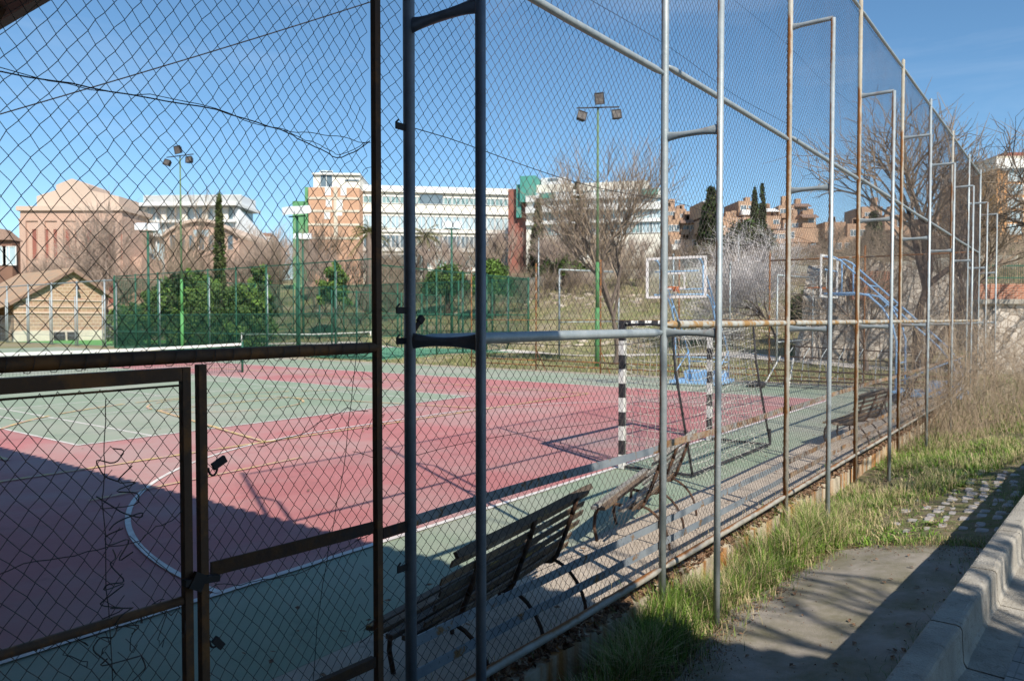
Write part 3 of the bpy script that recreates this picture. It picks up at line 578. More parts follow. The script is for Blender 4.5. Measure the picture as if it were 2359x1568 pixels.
def lug(name, s_, z, ds, dz, label):
    t = Thing(name, label, 'padlock', SV(s_, D, z), local=False)
    t.part('body', MB().bar(SV(s_+ds*.3, D-.012, z+dz*.3), SV(s_+ds, D-.012, z+dz), .014, .026), M['black'])
    th = np.linspace(0, math.pi, 8); t.part('shackle', MB().tube([SV(s_+ds*.3-.012*math.cos(a)*1.5, D-.012, z+dz*.3-.0-.03*math.sin(a)) for a in th], .004, 6), M['black'], smooth=True)
lug('padlock', MS+.015, 1.56, .07, .035, 'black padlock hanging from the middle of the gate post')
lug('padlock', MS+.02, .965, .045, -.055, 'small black padlock dangling near the foot of the gate post')
gate.part('latch', MB().bar(SV(GS-.03, D-.03, 1.19), SV(MS+.04, D-.03, 1.175), .03, .022).bar(SV(GS+.0, D-.04, 1.16), SV(GS+.03, D-.04, 1.21), .02, .05), M['black'])
# ================================================================ BENCHES
AU = R(90-37)   # rotation that lays local x along the fence (s) and local y towards the court (v)
def make_bench(label, mats, seed, loc, rz, broken=0):
    rs = random.Random(seed); t = Thing('park_bench', label, 'bench', loc, rz, 'slatted benches along the court')
    Lb = 1.93
    def slat(y, z, w, th, ang, nm, m):
        x0 = rs.uniform(-.03, .04); x1 = Lb+rs.uniform(-.05, .03); mb = MB(); n = 12; ca, sa = math.cos(ang), math.sin(ang)
        P = []; wob = rs.uniform(-.004, .004)
        for i in range(n+1):
            x = x0+(x1-x0)*i/n; dz = wob*math.sin(i*.5+seed)-.006*math.sin(math.pi*i/n); e = .75 if i in (0, n) else 1
            for a, b in ((-w/2*e, -th/2), (w/2*e, -th/2), (w/2*e, th/2), (-w/2*e, th/2)):
                P.append((x, y+a*ca-b*sa, z+dz+a*sa+b*ca))
        mb.add(P, [[i*4+j, (i+1)*4+j, (i+1)*4+(j+1) % 4, i*4+(j+1) % 4][::-1] for i in range(n) for j in range(4)]+[[0, 1, 2, 3], [n*4+3, n*4+2, n*4+1, n*4]])
        t.part(nm, mb, M[m])
    for k, (y, z) in enumerate(((.45, .40), (.37, .40), (.29, .39), (.21, .385))):
        if broken and k == 2: continue
        slat(y, z, .062, .028, 0.0+.04*(k-2), 'seat_slat', rs.choice(mats))
    for k in range(6):
        f = k/5; slat(.09-.16*f, .42+.40*f, .050, .011, R(112), 'back_slat', rs.choice(mats))
    slat(-.10, .875, .05, .024, R(60), 'back_slat', mats[-1])
    for x in (.32, .97, 1.64):
        pts = [(x, .52, 0), (x, .55, .13), (x, .54, .25), (x, .49, .35), (x, .42, .375), (x, .32, .37), (x, .20, .35), (x, .10, .36), (x, .06, .41), (x, .0, .56), (x, -.06, .72), (x, -.10, .85)]
        mb = MB()
        for a, b in zip(pts[:-1], pts[1:]): mb.bar(a, b, .036, .010, up=(1, 0, 0)) if False else mb.tube([a, b], .0165, 6)
        t.part('leg_frame', mb, M['iron'], smooth=True)
        th = np.linspace(0, math.pi/2, 8)
        t.part('rear_leg', MB().tube([(x, .17-.34*math.sin(a), .39*math.cos(a)) for a in th], .0125, 6), M['iron'], smooth=True)
    return t
def bench_at(s, v, ang=0): return dict(loc=SV(s, v, 0.0), rz=AU+ang)
make_bench('slatted wooden bench seen from behind, half in shadow next to the dark fence posts', ['wood', 'woody', 'wood', 'woody'], 1, **bench_at(2.90, 2.68, R(9)))
make_bench('twisted grey slatted bench by the near goal post, sunlit and seen end on', ['woodg', 'woodg', 'wood', 'woodg'], 2, broken=1, **bench_at(6.0, 3.08, R(13)))
make_bench('brown slatted bench with yellow edges near the far corner of the court', ['woody', 'wood', 'woody'], 3, **bench_at(13.0, 2.95, R(-4)))
make_bench('farthest bench with metal grey slats beside the dry weeds', ['woodg', 'woodg'], 4, **bench_at(17.2, 2.95, R(3)))
# ================================================================ HANDBALL GOAL
VG = V0; V0 = V0-.10; GS0 += .05; GS1 += .05
goal = Thing('handball_goal', 'black and white striped goal with a torn white net on the near sideline', 'goal', SV(10.9, V0, 0), local=False)
def striped(a, b, hs, n, first=1, name='post'):
    a = np.array(a, float); b = np.array(b, float); d = (b-a)/np.linalg.norm(b-a); ax = U if abs(d[2]) > .5 else np.array([0, 0, 1.])
    mb = MB(); N = n
    for i in range(N):
        p = a+(b-a)*i/N; q = a+(b-a)*(i+1)/N
        mb.bar(p, q, 2*hs, 2*hs, (i+first) % 2, up=tuple(V) if abs(d[2]) > .5 else (0, 0, 1))
    goal.part(name, mb, [M['white'], M['blackp']])
striped(SV(GS0, V0, .01), SV(GS0, V0, 2.0), .04, 10, 0); striped(SV(GS1, V0, .01), SV(GS1, V0, 2.0), .04, 10, 0)
striped(SV(GS0-.04, V0, 2.04), SV(GS1+.04, V0, 2.04), .04, 15, 1, 'crossbar')
for g in (GS0, GS1):
    goal.part('support_bar', MB().tube([SV(g, V0-.04, 2.02), SV(g, V0-.45, 2.03), SV(g, V0-.75, 2.0)], .018, 7), M['blackp'], smooth=True)
    goal.part('support_bar', MB().tube([SV(g, V0-.75, 2.0), SV(g, V0-.80, 1.4), SV(g, V0-1.05, .05)], .018, 7), M['blackp'], smooth=True)
    goal.part('support_bar', MB().tube([SV(g, V0-.04, .04), SV(g, V0-1.05, .04)], .02, 7), M['blackp'])
goal.part('support_bar', MB().tube([SV(GS0, V0-1.05, .05), SV(GS1, V0-1.05, .05)], .022, 7), M['blackp'])
goal.part('support_bar', MB().tube([SV(GS1, V0-1.05, .05), SV(GS1-.02, V0-1.05, -.0+.3)], .02, 7), M['blackp'])
mb = MB(); NS, NT = 27, 24
def gnet(f, g):  # f along s 0..1, g down the back 0..1
    s_ = GS0+(GS1-GS0)*f; sag = .16*math.sin(math.pi*f)*(1-g)+.05*math.sin(f*17)*(.3+g)
    if g < .28: q = g/.28; v_ = V0-.05-.68*q; z = 2.03-.02*q-sag*.8-.10*math.sin(math.pi*q)
    else: q = (g-.28)/.72; v_ = V0-.73-.30*q-.12*math.sin(math.pi*q)*math.sin(f*5+1); z = (2.01-sag*.8)*(1-q)+.06*q
    return SV(s_, v_, max(z, .03))
P = np.array([[gnet(i/NS, j/NT) for j in range(NT+1)] for i in range(NS+1)]); P += np.random.RandomState(5).normal(0, .008, P.shape)
# square net turned into drooping diamonds
mb.segs(P[:-1, :].reshape(-1, 3), P[1:, :].reshape(-1, 3), .0042, .0042); mb.segs(P[:, :-1].reshape(-1, 3), P[:, 1:].reshape(-1, 3), .0042, .0042)
for g in (GS0, GS1):
    Q = np.array([[SV(g+.05*math.sin(j*.7)*math.sin(math.pi*i/8), V0-.05-(.68+.3*j/18)*i/8, (2.0-.12*math.sin(math.pi*i/8))*(1-j/18)+.05) for j in range(19)] for i in range(9)])
    mb.segs(Q[:-1, :].reshape(-1, 3), Q[1:, :].reshape(-1, 3), .0042, .0042); mb.segs(Q[:, :-1].reshape(-1, 3), Q[:, 1:].reshape(-1, 3), .0042, .0042)
for k in range(30):
    q = np.linspace(0, 1, 5); a = SV(rnd.uniform(GS0, GS1), V0-rnd.uniform(.9, 1.15), .03); an = rnd.uniform(0, 6.28)
    mb.tube([a+np.array([math.cos(an)*.35*x, math.sin(an)*.2*x, .05*math.sin(x*6)]) for x in q], .003, 3)
goal.part('net', mb, M['net'])
V0 = VG
# ================================================================ BASKETS
def make_basket(label, loc, rz):
    # local x points backwards from the board, y across, board at x=0
    t = Thing('basketball_hoop', label, 'basketball hoop', loc, rz, 'portable basketball hoops')
    fr = MB(); zb, zt_ = 2.72, 3.92
    for y in (-.88, .88): fr.bar((0, y, zb), (0, y, zt_), .07, .04, up=(1, 0, 0))
    for z in (zb+.03, zt_-.03): fr.bar((0, -.845, z), (0, .845, z), .04, .07)
    bb = t.part('backboard', MB().box((-.006, -.85, zb+.05), (.006, .85, zt_-.05)), M['plexi']); t.part('board_frame', fr, M['white'])
    ib = MB()
    for y in (-.27, .27): ib.bar((-.012, y, 2.98), (-.012, y, 3.46), .05, .008, up=(1, 0, 0))
    for z in (3.0, 3.44): ib.bar((-.012, -.245, z), (-.012, .245, z), .008, .05)
    t.part('target_square', ib, M['white'])
    th = np.linspace(0, 2*math.pi, 19); t.part('rim', MB().tube([(-.40+.225*math.cos(a), .225*math.sin(a), 3.02) for a in th], .011, 6).box((-.18, -.06, 2.97), (-.015, .06, 3.03)).box((-.02, -.1, 2.9), (-.012, .1, 3.05)), M['orange'])
    nb = MB()
    for i in range(12):
        a = i*math.pi/6; nb.tube([(-.40+r*math.cos(a+o), r*math.sin(a+o), 3.01-d) for r, o, d in ((.22, 0, 0), (.16, .25, .15), (.12, .5, .32))], .004, 3)
    t.part('hoop_net', nb, M['net'])
    for y in (-.66, .66):
        ts = MB(); c = lambda p: [(x, y, z) for x, z in p]
        ts.tube(c([(.03, 3.85), (.25, 3.85), (.45, 3.74), (1.2, 3.02), (2.2, 2.05), (2.9, 1.38), (3.2, 1.0), (3.3, .7), (3.3, .2)]), .024, 7)
        ts.tube(c([(.03, 2.82), (.9, 2.82), (1.2, 2.74), (1.55, 2.4), (1.8, 1.95), (1.9, 1.5), (1.9, .2)]), .028, 7)
        ts.tube(c([(.5, 3.7), (.5, 2.82)]), .02, 6); pass
        ts.tube(c([(1.9, .4), (3.27, 1.05)]), .02, 6); ts.tube(c([(1.55, 2.4), (1.7, 2.52)]), .02, 6)
        t.part('side_truss', ts, M['blue'], smooth=True)
    for x, z in ((.05, 3.5), (.05, 2.82), (1.9, .9), (3.3, .7), (1.2, 3.02), (2.2, 2.05)): t.part('cross_bar', MB().tube([(x, -.66, z), (x, .66, z)], .02, 6), M['blue'], smooth=True)
    t.part('base', MB().box((1.75, -.8, .06), (3.45, -.62, .16)).box((1.75, .62, .06), (3.45, .8, .16)).box((2.6, -.60, .06), (3.4, .60, .42)).box((1.75, -.60, .07), (1.95, .60, .13)), M['blue'])
    return t
b1 = W(1556, 628, 22.3); d1 = np.array([.52, .854]); make_basket('blue portable basketball hoop facing the camera behind the striped goal', (b1[0], b1[1], 0), math.atan2(d1[1], d1[0]))
make_basket('blue portable basketball hoop seen side on behind the rusty fence posts', (9.19, 22.05, 0), math.atan2(-.60, .80))
# ================================================================ BLEACHERS and debris at the end kerb
bl = Thing('bleachers', 'collapsed low metal bleachers with thin rails beside the right hand basketball hoop', 'bleachers', SV(24.3, 5.5, 0), local=False)
for k, (s_, z, dz) in enumerate(((23.75, .22, .02), (24.05, .52, -.06), (24.4, .92, -.1), (24.65, 1.25, -.18))):
    bl.part('plank', MB().bar(SV(s_, 7.7, z), SV(s_+.1, 2.95, z+dz), .05 if k > 1 else .22, .035), M['rustdark'])
for k in range(9):
    v_ = 7.4-k*.52; bl.part('leg', MB().tube([SV(23.7, v_, .0), SV(24.35, v_+.1, .9)], .014, 5).tube([SV(24.7, v_, 0), SV(24.4, v_, .92)], .014, 5).tube([SV(24.35, v_+.1, .9), SV(24.65, v_, 1.2)], .012, 5), M['galv'])
bl.part('end_brace', MB().tube([SV(23.6, 7.95, .05), SV(23.9, 7.55, .95)], .02, 6).tube([SV(23.6, 7.2, .0), SV(23.9, 7.15, .9)], .02, 6), M['white'])
t = Thing('tyre', 'old dark tyre lying on the court edge by the bleachers', 'tyre', SV(23.3, 8.1, 0), 0)
th = np.linspace(0, 2*math.pi, 21); t.part('rubber', MB().tube([(.22*math.cos(a), .22*math.sin(a), .09) for a in th], .085, 8, cap=False), M['blackp'], smooth=True)
# ================================================================ TENNIS NETS
def tnet(label, s0, s1, v, h, postmat, z0=0):
    t = Thing('tennis_net', label, 'tennis net', SV((s0+s1)/2, v, z0), local=False)
    for s_ in (s0, s1): t.part('post', MB().tube([SV(s_, v, z0), SV(s_, v, z0+h+.04)], .045, 10), postmat, smooth=True)
    N = 60; f = np.linspace(0, 1, N+1); top = z0+h-.10*np.sin(math.pi*f); P = np.array([SV(s0+(s1-s0)*a, v, 0) for a in f])
    mb = MB()
    for i in range(N): mb.bar(P[i]+[0, 0, top[i]-.05], P[i+1]+[0, 0, top[i+1]-.05], .012, .09)
    t.part('headband', mb, M['white'])
    mb = MB(); nx = int((s1-s0)/.10)
    a = np.array([SV(s0+(s1-s0)*i/nx, v, 0) for i in range(nx+1)]); zt_ = z0+h-.07-.16*np.sin(math.pi*np.arange(nx+1)/nx)
    mb.segs(a+np.array([0, 0, z0+.03]), a+np.stack([0*zt_, 0*zt_, zt_], 1), .0035, .0035)
    for r_ in range(10):
        g = r_/10; q = a+np.stack([0*zt_, 0*zt_, z0+.03+(zt_-z0-.03)*g], 1); mb.segs(q[:-1], q[1:], .0035, .0035)
    t.part('netting', mb, M['netdark'])
tnet('long tennis net with a white band across the red and green court', CS-6.5, 17.5, TVN, 1.17, M['greend'])
tnet('distant tennis net on the dark green court inside the green enclosure', 31, 43, 47, 1.07, M['white'], .04)
# ================================================================ FLOODLIGHTS
def floodlight(label, base, h, yaw, lower='greenp'):
    t = Thing('floodlight_mast', label, 'floodlight', base, yaw, 'triple floodlight masts')
    t.part('pole', MB().tube([(0, 0, 0), (0, 0, 2.6)], [.105, .10], 12).tube([(0, 0, 2.6), (0, 0, 4.6)], [.085, .08], 12), M[lower], smooth=True)
    t.part('upper_pole', MB().tube([(0, 0, 4.6), (0, 0, h-.4)], [.062, .045], 10), M['greenp2'], smooth=True)
    t.part('cross_arm', MB().bar((-.95, 0, h-.42), (.95, 0, h-.30), .05, .05), M['black'])
    for (x, z, ry, rx) in ((0.0, h-.28, -.15, .1), (-.78, h-.62, .3, -.25), (.78, h-.50, -.1, -.2)):
        w_, hh, d_ = .21, .20 if z < h-.4 else .25, .13
        Rm = Matrix.Rotation(ry, 3, 'Y') @ Matrix.Rotation(rx, 3, 'X')
        def X(P, z=z, x=x, hh=hh): return np.array([list(Rm @ Vector(p)) for p in P])+np.array([x, -.12, z-(hh if z < h-.4 else -hh)])
        mb = MB(); mb.hexa(X([(-w_*.7, d_, -hh*.7), (w_*.7, d_, -hh*.7), (w_*.7, d_, hh*.7), (-w_*.7, d_, hh*.7), (-w_, -d_, -hh), (w_, -d_, -hh), (w_, -d_, hh), (-w_, -d_, hh)]))
        for e in ((-w_, -hh, w_, -hh+.03), (-w_, hh-.03, w_, hh), (-w_, -hh, -w_+.03, hh), (w_-.03, -hh, w_, hh)): mb.box((e[0], -d_-.04, e[1]), (e[2], -d_-.002, e[3]), X=X)
        l = t.part('lamp', mb, M['black']); t.part('lens', MB().box((-w_*.86, -d_-.012, -hh*.86), (w_*.86, -d_-.003, hh*.86), X=X), M['lens'], parent=l)
    return t
M['greenp2'] = mat('olive_green_pole_paint', (.14,.22,.11), (.11,.18,.09), 2, .6)
b = W(1375, 843, 33.5); floodlight('nearer triple floodlight mast on a green pole beside the bare tree', (b[0], b[1], 0), 11.7, R(8), 'greenp3')
b = W(420, 812, 48); floodlight('farther triple floodlight mast on a bright green pole at the left of the court', (b[0], b[1], 0), 12.7, R(-12))
def whitelight(label, s_, v_, h, yaw, hood='lampwhite'):
    t = Thing('court_floodlight', label, 'floodlight', SV(s_, v_, 0), yaw, 'white hooded court floodlights')
    t.part('pole', MB().tube([(0, 0, 0), (0, 0, h-.5)], [.11, .07], 10), M['greend'], smooth=True); t.part('cross_arm', MB().bar((-.55, 0, h-.5), (.55, 0, h-.5), .07, .07), M['greend'])
    for sx in (-1, 1):
        t.part('lamp', MB().hexa([(sx*.42-.35, -.28, h-.42), (sx*.42+.35, -.28, h-.42), (sx*.42+.33, .3, h-.28), (sx*.42-.33, .3, h-.28), (sx*.42-.33, -.36, h-.02), (sx*.42+.33, -.36, h-.02), (sx*.42+.30, .22, h+.12), (sx*.42-.30, .22, h+.12)]), M[hood])
for lab, x, Y, ytop in (('white hooded floodlight on a dark green pole left of the brick tower', 684, 43, 478), ('white hooded floodlight on a green pole above the brick shed side of the court', 340, 52.9, 517), ('far hooded floodlight below the long white building', 1040, 57, 512), ('smaller hooded floodlight directly behind the one by the brick tower', 697, 68, 540)):
    p = W(x, ytop, Y); s_, v_ = sv(p[0], p[1]); whitelight(lab, s_, v_, p[2], R(rnd.uniform(-25, 25)))
# ================================================================ GREEN ENCLOSURE
cg = Thing('green_court_enclosure', 'tall dark green mesh enclosure round the second tennis court', 'fence', SV(27, 29, 0), local=False)
def run(s0, v0, s1, v1, n, h, mt='greend', rails=(.1, 1.2, 2.4), net=None, r=.05):
    for i in range(n+1):
        f = i/n; s_, v_ = s0+(s1-s0)*f, v0+(v1-v0)*f
        cg.part('post', MB().tube([SV(s_, v_, 0), SV(s_, v_, h)], r, 8), M[mt], smooth=True)
        if i % 2: cg.part('post', MB().tube([SV(s_+.22, v_+.22, 0), SV(s_+.22, v_+.22, h-.5)], r*.9, 8), M['galv'], smooth=True)
    for z in rails+(h-.1,): cg.part('rail', MB().bar(SV(s0, v0, z), SV(s1, v1, z), .05, .06), M[mt])
    L_ = math.hypot(s1-s0, v1-v0); k = int(L_/.24); A = np.array([SV(s0+(s1-s0)*i/k, v0+(v1-v0)*i/k, .1) for i in range(k+1)]); mb = MB().segs(A, A+np.array([0, 0, h-.2]), .006, .006)
    for j in range(int(h/.5)): mb.segs([SV(s0, v0, .3+j*.5)], [SV(s1, v1, .3+j*.5)], .006, .006)
    cg.part('mesh_panel', mb, M[mt])
    if net: cg.part('windbreak', MB().hexa([SV(s0+net[0]*(s1-s0), v0+net[0]*(v1-v0), z)+o for z in (net[2], net[3]) for o in (0*U, 0*U)][:0] or [SV(s0+f*(s1-s0), v0+f*(v1-v0), z)+d for z in (net[2], net[3]) for f, d in ((net[0], 0*V), (net[1], 0*V), (net[1], .02*(U+V)), (net[0], .02*(U+V)))]), M['windnet'])
run(27, 29.2, 43, 31, 6, 5.0, net=(.62, 1, 3.2, 4.9)); run(27, 29.2, 27, 56.8, 9, 5.3, net=(.02, .98, .1, 2.4)); run(43.2, 31.1, 43.2, 57, 8, 5.0, net=(0, 1, .1, 5)); run(43, 57.1, 27.1, 57.1, 4, 5.2, net=(0, 1, .1, 5))
run(32, 38.6, 43, 39.2, 5, 4.0, rails=(2.2,)); 
gf = Thing('grey_court_fence', 'pale grey post and rail fence in front of the brick shed', 'fence', SV(27, 70, 0), local=False)
for i in range(9):
    v_ = 59+i*4.6; gf.part('post', MB().tube([SV(27.3, v_, 0), SV(27.3, v_, 5.1)], .06, 8).tube([SV(27.3, v_+.35, 0), SV(27.3, v_+.35, 3.9)], .045, 8), M['trim'] if False else M['galv'], smooth=True)
gf.part('rail', MB().tube([SV(27.3, 57.4, 5.0), SV(27.3, 96, 5.0)], .05, 8), M['galv'])
mb = MB()
for k in range(160): mb.segs([SV(27.3, 57.4+k*.24, .1)], [SV(27.3, 57.4+k*.24, 2.4)], .007, .007)
for z in (.1, .8, 1.6, 2.4): mb.segs([SV(27.3, 57.4, z)], [SV(27.3, 96, z)], .014, .014)
gf.part('mesh_panel', mb, M['galv'])
for k, (x, yt, yb, Y, lab) in enumerate(((1240, 552, 690, 60, 'thin grey lamp post on the slope left of the bare tree'), (1680, 610, 760, 38, 'plain grey pipe post right of the first basketball hoop'), (1700, 545, 640, 55, 'slim pale post behind the silvery shrub'), (1550, 590, 700, 45, 'slim grey post behind the first backboard'))):
    p = W(x, yb, Y); q = W(x, yt, Y); t = Thing('metal_post', lab, 'post', (p[0], p[1], p[2]-.6), 0)
    t.part('shaft', MB().tube([(0, 0, 0), (0, 0, q[2]-p[2]+.6)], .05, 8), M['galv'], smooth=True); t.part('cap', MB().tube([(0, 0, q[2]-p[2]+.6), (0, 0, q[2]-p[2]+.75)], [.08, .03], 8), M['galv'], smooth=True)
def oldgoal(label, x0, x1, yt, Y):
    p = W(x0, yt, Y); q = W(x1, yt+6, Y+3); s_, v_ = sv(p[0], p[1]); t = Thing('pipe_frame', label, 'pipe frame', (p[0], p[1], 0), local=False)
    t.part('upright', MB().tube([(p[0], p[1], -.2), p], .05, 8), M['galv'], smooth=True); t.part('upright', MB().tube([(q[0], q[1], -.2), q], .05, 8), M['galv'], smooth=True)
    t.part('crossbar', MB().tube([p, q], .045, 8), M['galv'], smooth=True); t.part('crossbar', MB().tube([p-np.array([0, 0, 2.9]), q-np.array([0, 0, 2.9])], .03, 8), M['galv'], smooth=True)
oldgoal('grey pipe goal frame standing on the grass left of the first mast', 1288, 1425, 621, 42)
oldgoal('small grey pipe frame on the grass between the two hoops', 1790, 1872, 634, 33)
# ================================================================ BRICK SHED
def shed():
    Y = 74; base = lambda x: W(x, 784, Y)
    a = np.array([W(24, 784, 70.8)[0], 70.8, 0]); b = np.array([W(247, 784, 77.2)[0], 77.2, 0]); ex = (b-a)/np.linalg.norm(b-a); ey = np.array([-ex[1], ex[0], 0])
    t = Thing('brick_shed', 'old brick shed with a gabled terracotta roof left of the green enclosure', 'shed', a, local=False); Wd = np.linalg.norm(b-a); Ld = 16
    X = lambda x, y, z: a+ex*x+ey*y+np.array([0, 0, z])
    he, ha, xa = 4.5, 7.15, Wd*.62
    t.part('wall', MB().add([X(.3, 0, -.5), X(Wd-.3, 0, -.5), X(Wd-.3, 0, he+.3), X(xa, 0, ha-.25), X(.3, 0, 3.9), X(.3, Ld, -.5), X(Wd-.3, Ld, -.5), X(Wd-.3, Ld, he+.3), X(xa, Ld, ha-.25), X(.3, Ld, 3.9)], [[5, 6, 1, 0], [6, 7, 2, 1], [0, 4, 9, 5]]).add([X(.3, 0, -.5), X(Wd-.3, 0, -.5), X(Wd-.3, 0, he+.3), X(xa, 0, ha-.25), X(.3, 0, 3.9)], [[0, 1, 2, 3, 4]]), M['shedbrick'])
    for (x0, z0, x1, z1) in ((xa, ha, Wd+.5, he+.05), (xa, ha, -.6, 3.5)):
        P = [X(x0, -.5, z0), X(x1, -.5, z1), X(x1, Ld, z1), X(x0, Ld, z0)]; t.part('roof', MB().hexa([p-np.array([0, 0, .22]) for p in P]+P), M['rooftile'])
    for (x0, z0, x1, z1) in ((xa, ha, Wd+.5, he+.05), (xa, ha, -.6, 3.5)): t.part('verge_board', MB().bar(X(x0, -.55, z0-.25), X(x1, -.55, z1-.25), .12, .28), M['roofdark'])
    for z in (3.3, 3.95, 2.7): t.part('string_course', MB().bar(X(.28, -.05, z), X(Wd-.28, -.05, z), .12, .12), M['palebrick'])
    t.part('plinth', MB().hexa([X(x, y, z) for z in (-.4, 1.0) for x, y in ((.2, -.12), (Wd-.2, -.12), (Wd-.2, .1), (.2, .1))]), M['plinth'])
    for x in (Wd*.42, Wd*.56): t.part('air_conditioner', MB().hexa([X(x+q, y, z) for z in (.15, .85) for q, y in ((0, -.5), (.9, -.5), (.9, -.14), (0, -.14))]), M['black'])
    P = [X(-.4, -.9, 3.55), X(-.4, Ld, 3.55), X(-4.2, Ld, 2.3), X(-4.2, -.9, 2.3)]; t.part('porch_roof', MB().hexa([p-np.array([0, 0, .2]) for p in P]+P), M['rooftile'])
    t.part('porch_wall', MB().hexa([X(x, y, z) for z in (-.4, 2.7) for x, y in ((-3.6, 4), (.28, 4), (.28, 4.3), (-3.6, 4.3))]), M['brownbrick'])
    t.part('wall_lamp', MB().tube([X(xa+.4, -.1, 5.4), X(xa+.3, -.7, 5.5)], .03, 5).tube([X(xa+.3, -.72, 5.0), X(xa+.3, -.7, 5.45)], [.22, .08], 8), M['black'])
shed()
# ================================================================ RUINED STONE WALLS ON THE RIGHT
def wallrun(name, label, pts, mt, th=.6, mbrick=None, cap=True):
    # pts: (x, y_top, y_base, Y)
    p0 = W(pts[0][0], pts[0][2], pts[0][3]); t = Thing(name, label, 'stone wall', (p0[0], p0[1], 0), local=False)
    for i, (a, b) in enumerate(zip(pts[:-1], pts[1:])):
        P = []
        for (x, yt, yb, Y) in (a, b): P.append((W(x, yb, Y)-[0, 0, .8], W(x, yt, Y)))
        n = max(3, int(np.linalg.norm(P[1][0]-P[0][0])/.5)); d = P[1][0]-P[0][0]; d[2] = 0; d /= np.linalg.norm(d); nr = np.array([-d[1], d[0], 0]); nr = nr if nr[1] > 0 else -nr
        mb = MB()
        for k in range(n):
            f0, f1 = k/n, (k+1)/n; B0 = P[0][0]*(1-f0)+P[1][0]*f0; B1 = P[0][0]*(1-f1)+P[1][0]*f1; T0 = P[0][1]*(1-f0)+P[1][1]*f0; T1 = P[0][1]*(1-f1)+P[1][1]*f1
            j = rnd.uniform(-.07, .07) if mt == 'masonry' else 0; k_ = np.array([0, 0, j]); bx = nr*rnd.uniform(0, .05)
            mb.hexa([B0+bx, B1+bx, B1+nr*th, B0+nr*th, T0+k_+bx, T1+k_+bx, T1+nr*th+k_, T0+nr*th+k_])
        t.part('masonry', mb, M[mt])
    return t
wallrun('ruined_wall', 'ruined rubble stone wall with brick patches behind the side on basketball hoop', [(1842, 792, 800, 36), (1878, 690, 800, 36), (1890, 612, 800, 37), (2000, 600, 800, 37), (2080, 610, 802, 37), (2200, 640, 806, 37), (2260, 700, 806, 36)], 'masonry')
wr = wallrun('stone_wall', 'stone and red brick retaining wall at the right edge below the green railing', [(2255, 700, 830, 31), (2420, 700, 830, 31)], 'masonry')
w2 = [W(2250, 700, 31), W(2430, 700, 31)]
wr.part('coping', MB().bar(w2[0]+[0, .2, .1], w2[1]+[0, .2, .1], .8, .2), M['kerb']); wr.part('brick_course', MB().hexa([p+np.array([0, y, z]) for z in (.2, .82) for p, y in ((w2[0], 0), (w2[1], 0), (w2[1], .4), (w2[0], .4))]), M['ruinbrick'])
t = Thing('brick_patch_wall', 'square patch of red brickwork let into the ruined stone wall', 'brick panel', W(1965, 700, 36.6), local=False)
t.part('brickwork', MB().hexa([W(x, y, 36.7)+[0, d, 0] for y in (690, 625) for x, d in ((1962, -.05), (2052, -.05), (2052, .5), (1962, .5))]), M['ruinbrick'])
gr = Thing('green_railing', 'green metal railing on top of the bank at the right edge', 'railing', W(2320, 640, 38), local=False)
a, b = W(2270, 640, 38), W(2440, 640, 38); gr.part('rail', MB().bar(a, b, .05, .05).bar(a+[0, 0, .6], b+[0, 0, .6], .05, .05), M['greend'])
gr.part('bars', MB().segs([a+(b-a)*k/34-[0, 0, .3] for k in range(35)], [a+(b-a)*k/34+[0, 0, .7] for k in range(35)], .012, .012, 4), M['greend'])
mb = MB()
def rockmesh(mb, c, r):
    rs = np.random.RandomState(int(abs(c[0]*977+c[1]*131)) % 9999); P = rs.normal(0, 1, (14, 3)); P /= np.linalg.norm(P, axis=1)[:, None]; P = P*r*rs.uniform(.7, 1.1, (14, 1))*np.array([1.3, 1, .6])+c
    import bmesh; bm = bmesh.new(); [bm.verts.new(p) for p in P]; bmesh.ops.convex_hull(bm, input=bm.verts[:]); bm.verts.ensure_lookup_table(); bm.verts.index_update()
    vs_ = [v.co[:] for v in bm.verts]; mb.add(vs_, [[v.index for v in f.verts] for f in bm.faces if len(f.verts) == 3]); bm.free()
for (x0, x1, y0, y1, n) in ((1120, 1480, 678, 706, 110), (700, 1100, 680, 730, 60), (1000, 1500, 770, 800, 40), (1640, 1880, 700, 740, 40), (1830, 1960, 760, 810, 16), (1700, 1860, 740, 790, 18)):
    for _ in range(n):
        x, y = rnd.uniform(x0, x1), rnd.uniform(y0, y1)
        # find where this line of sight meets the slope
        d = ray(x, y); 
        for Y in np.linspace(30, 110, 240):
            p = d*(Y/d[1])+np.array([0, 0, EYE]); s_, v_ = sv(p[0], p[1])
            if p[2] < float(zt(s_, v_)): break
        if 26 < s_ < 95: rockmesh(mb, p, rnd.uniform(.12, .42))
tag(mb.build('rubble', M['rock']), 'pale stones and rubble scattered over the grassy bank behind the court', 'rubble', kind='stuff')
# low tan retaining wall up on the bank
t = Thing('bank_wall', 'long low tan wall running across the bank below the bare trees', 'low wall', SV(66, 20, 5), local=False)
q = np.linspace(4, 62, 30)
for i in range(29):
    s_ = 66+1.5*math.sin(q[i]*.05); s2 = 66+1.5*math.sin(q[i+1]*.05); z = float(zt(s_, q[i])); z2 = float(zt(s2, q[i+1])); 
    P = [SV(s_, q[i], z-.5), SV(s2, q[i+1], z2-.5), SV(s2+.5, q[i+1], z2-.5), SV(s_+.5, q[i], z-.5), SV(s_, q[i], z+1.0), SV(s2, q[i+1], z2+1.0), SV(s2+.5, q[i+1], z2+1.0), SV(s_+.5, q[i], z+1.0)]
    t.part('wall_section', MB().hexa(P), M['plinth'])
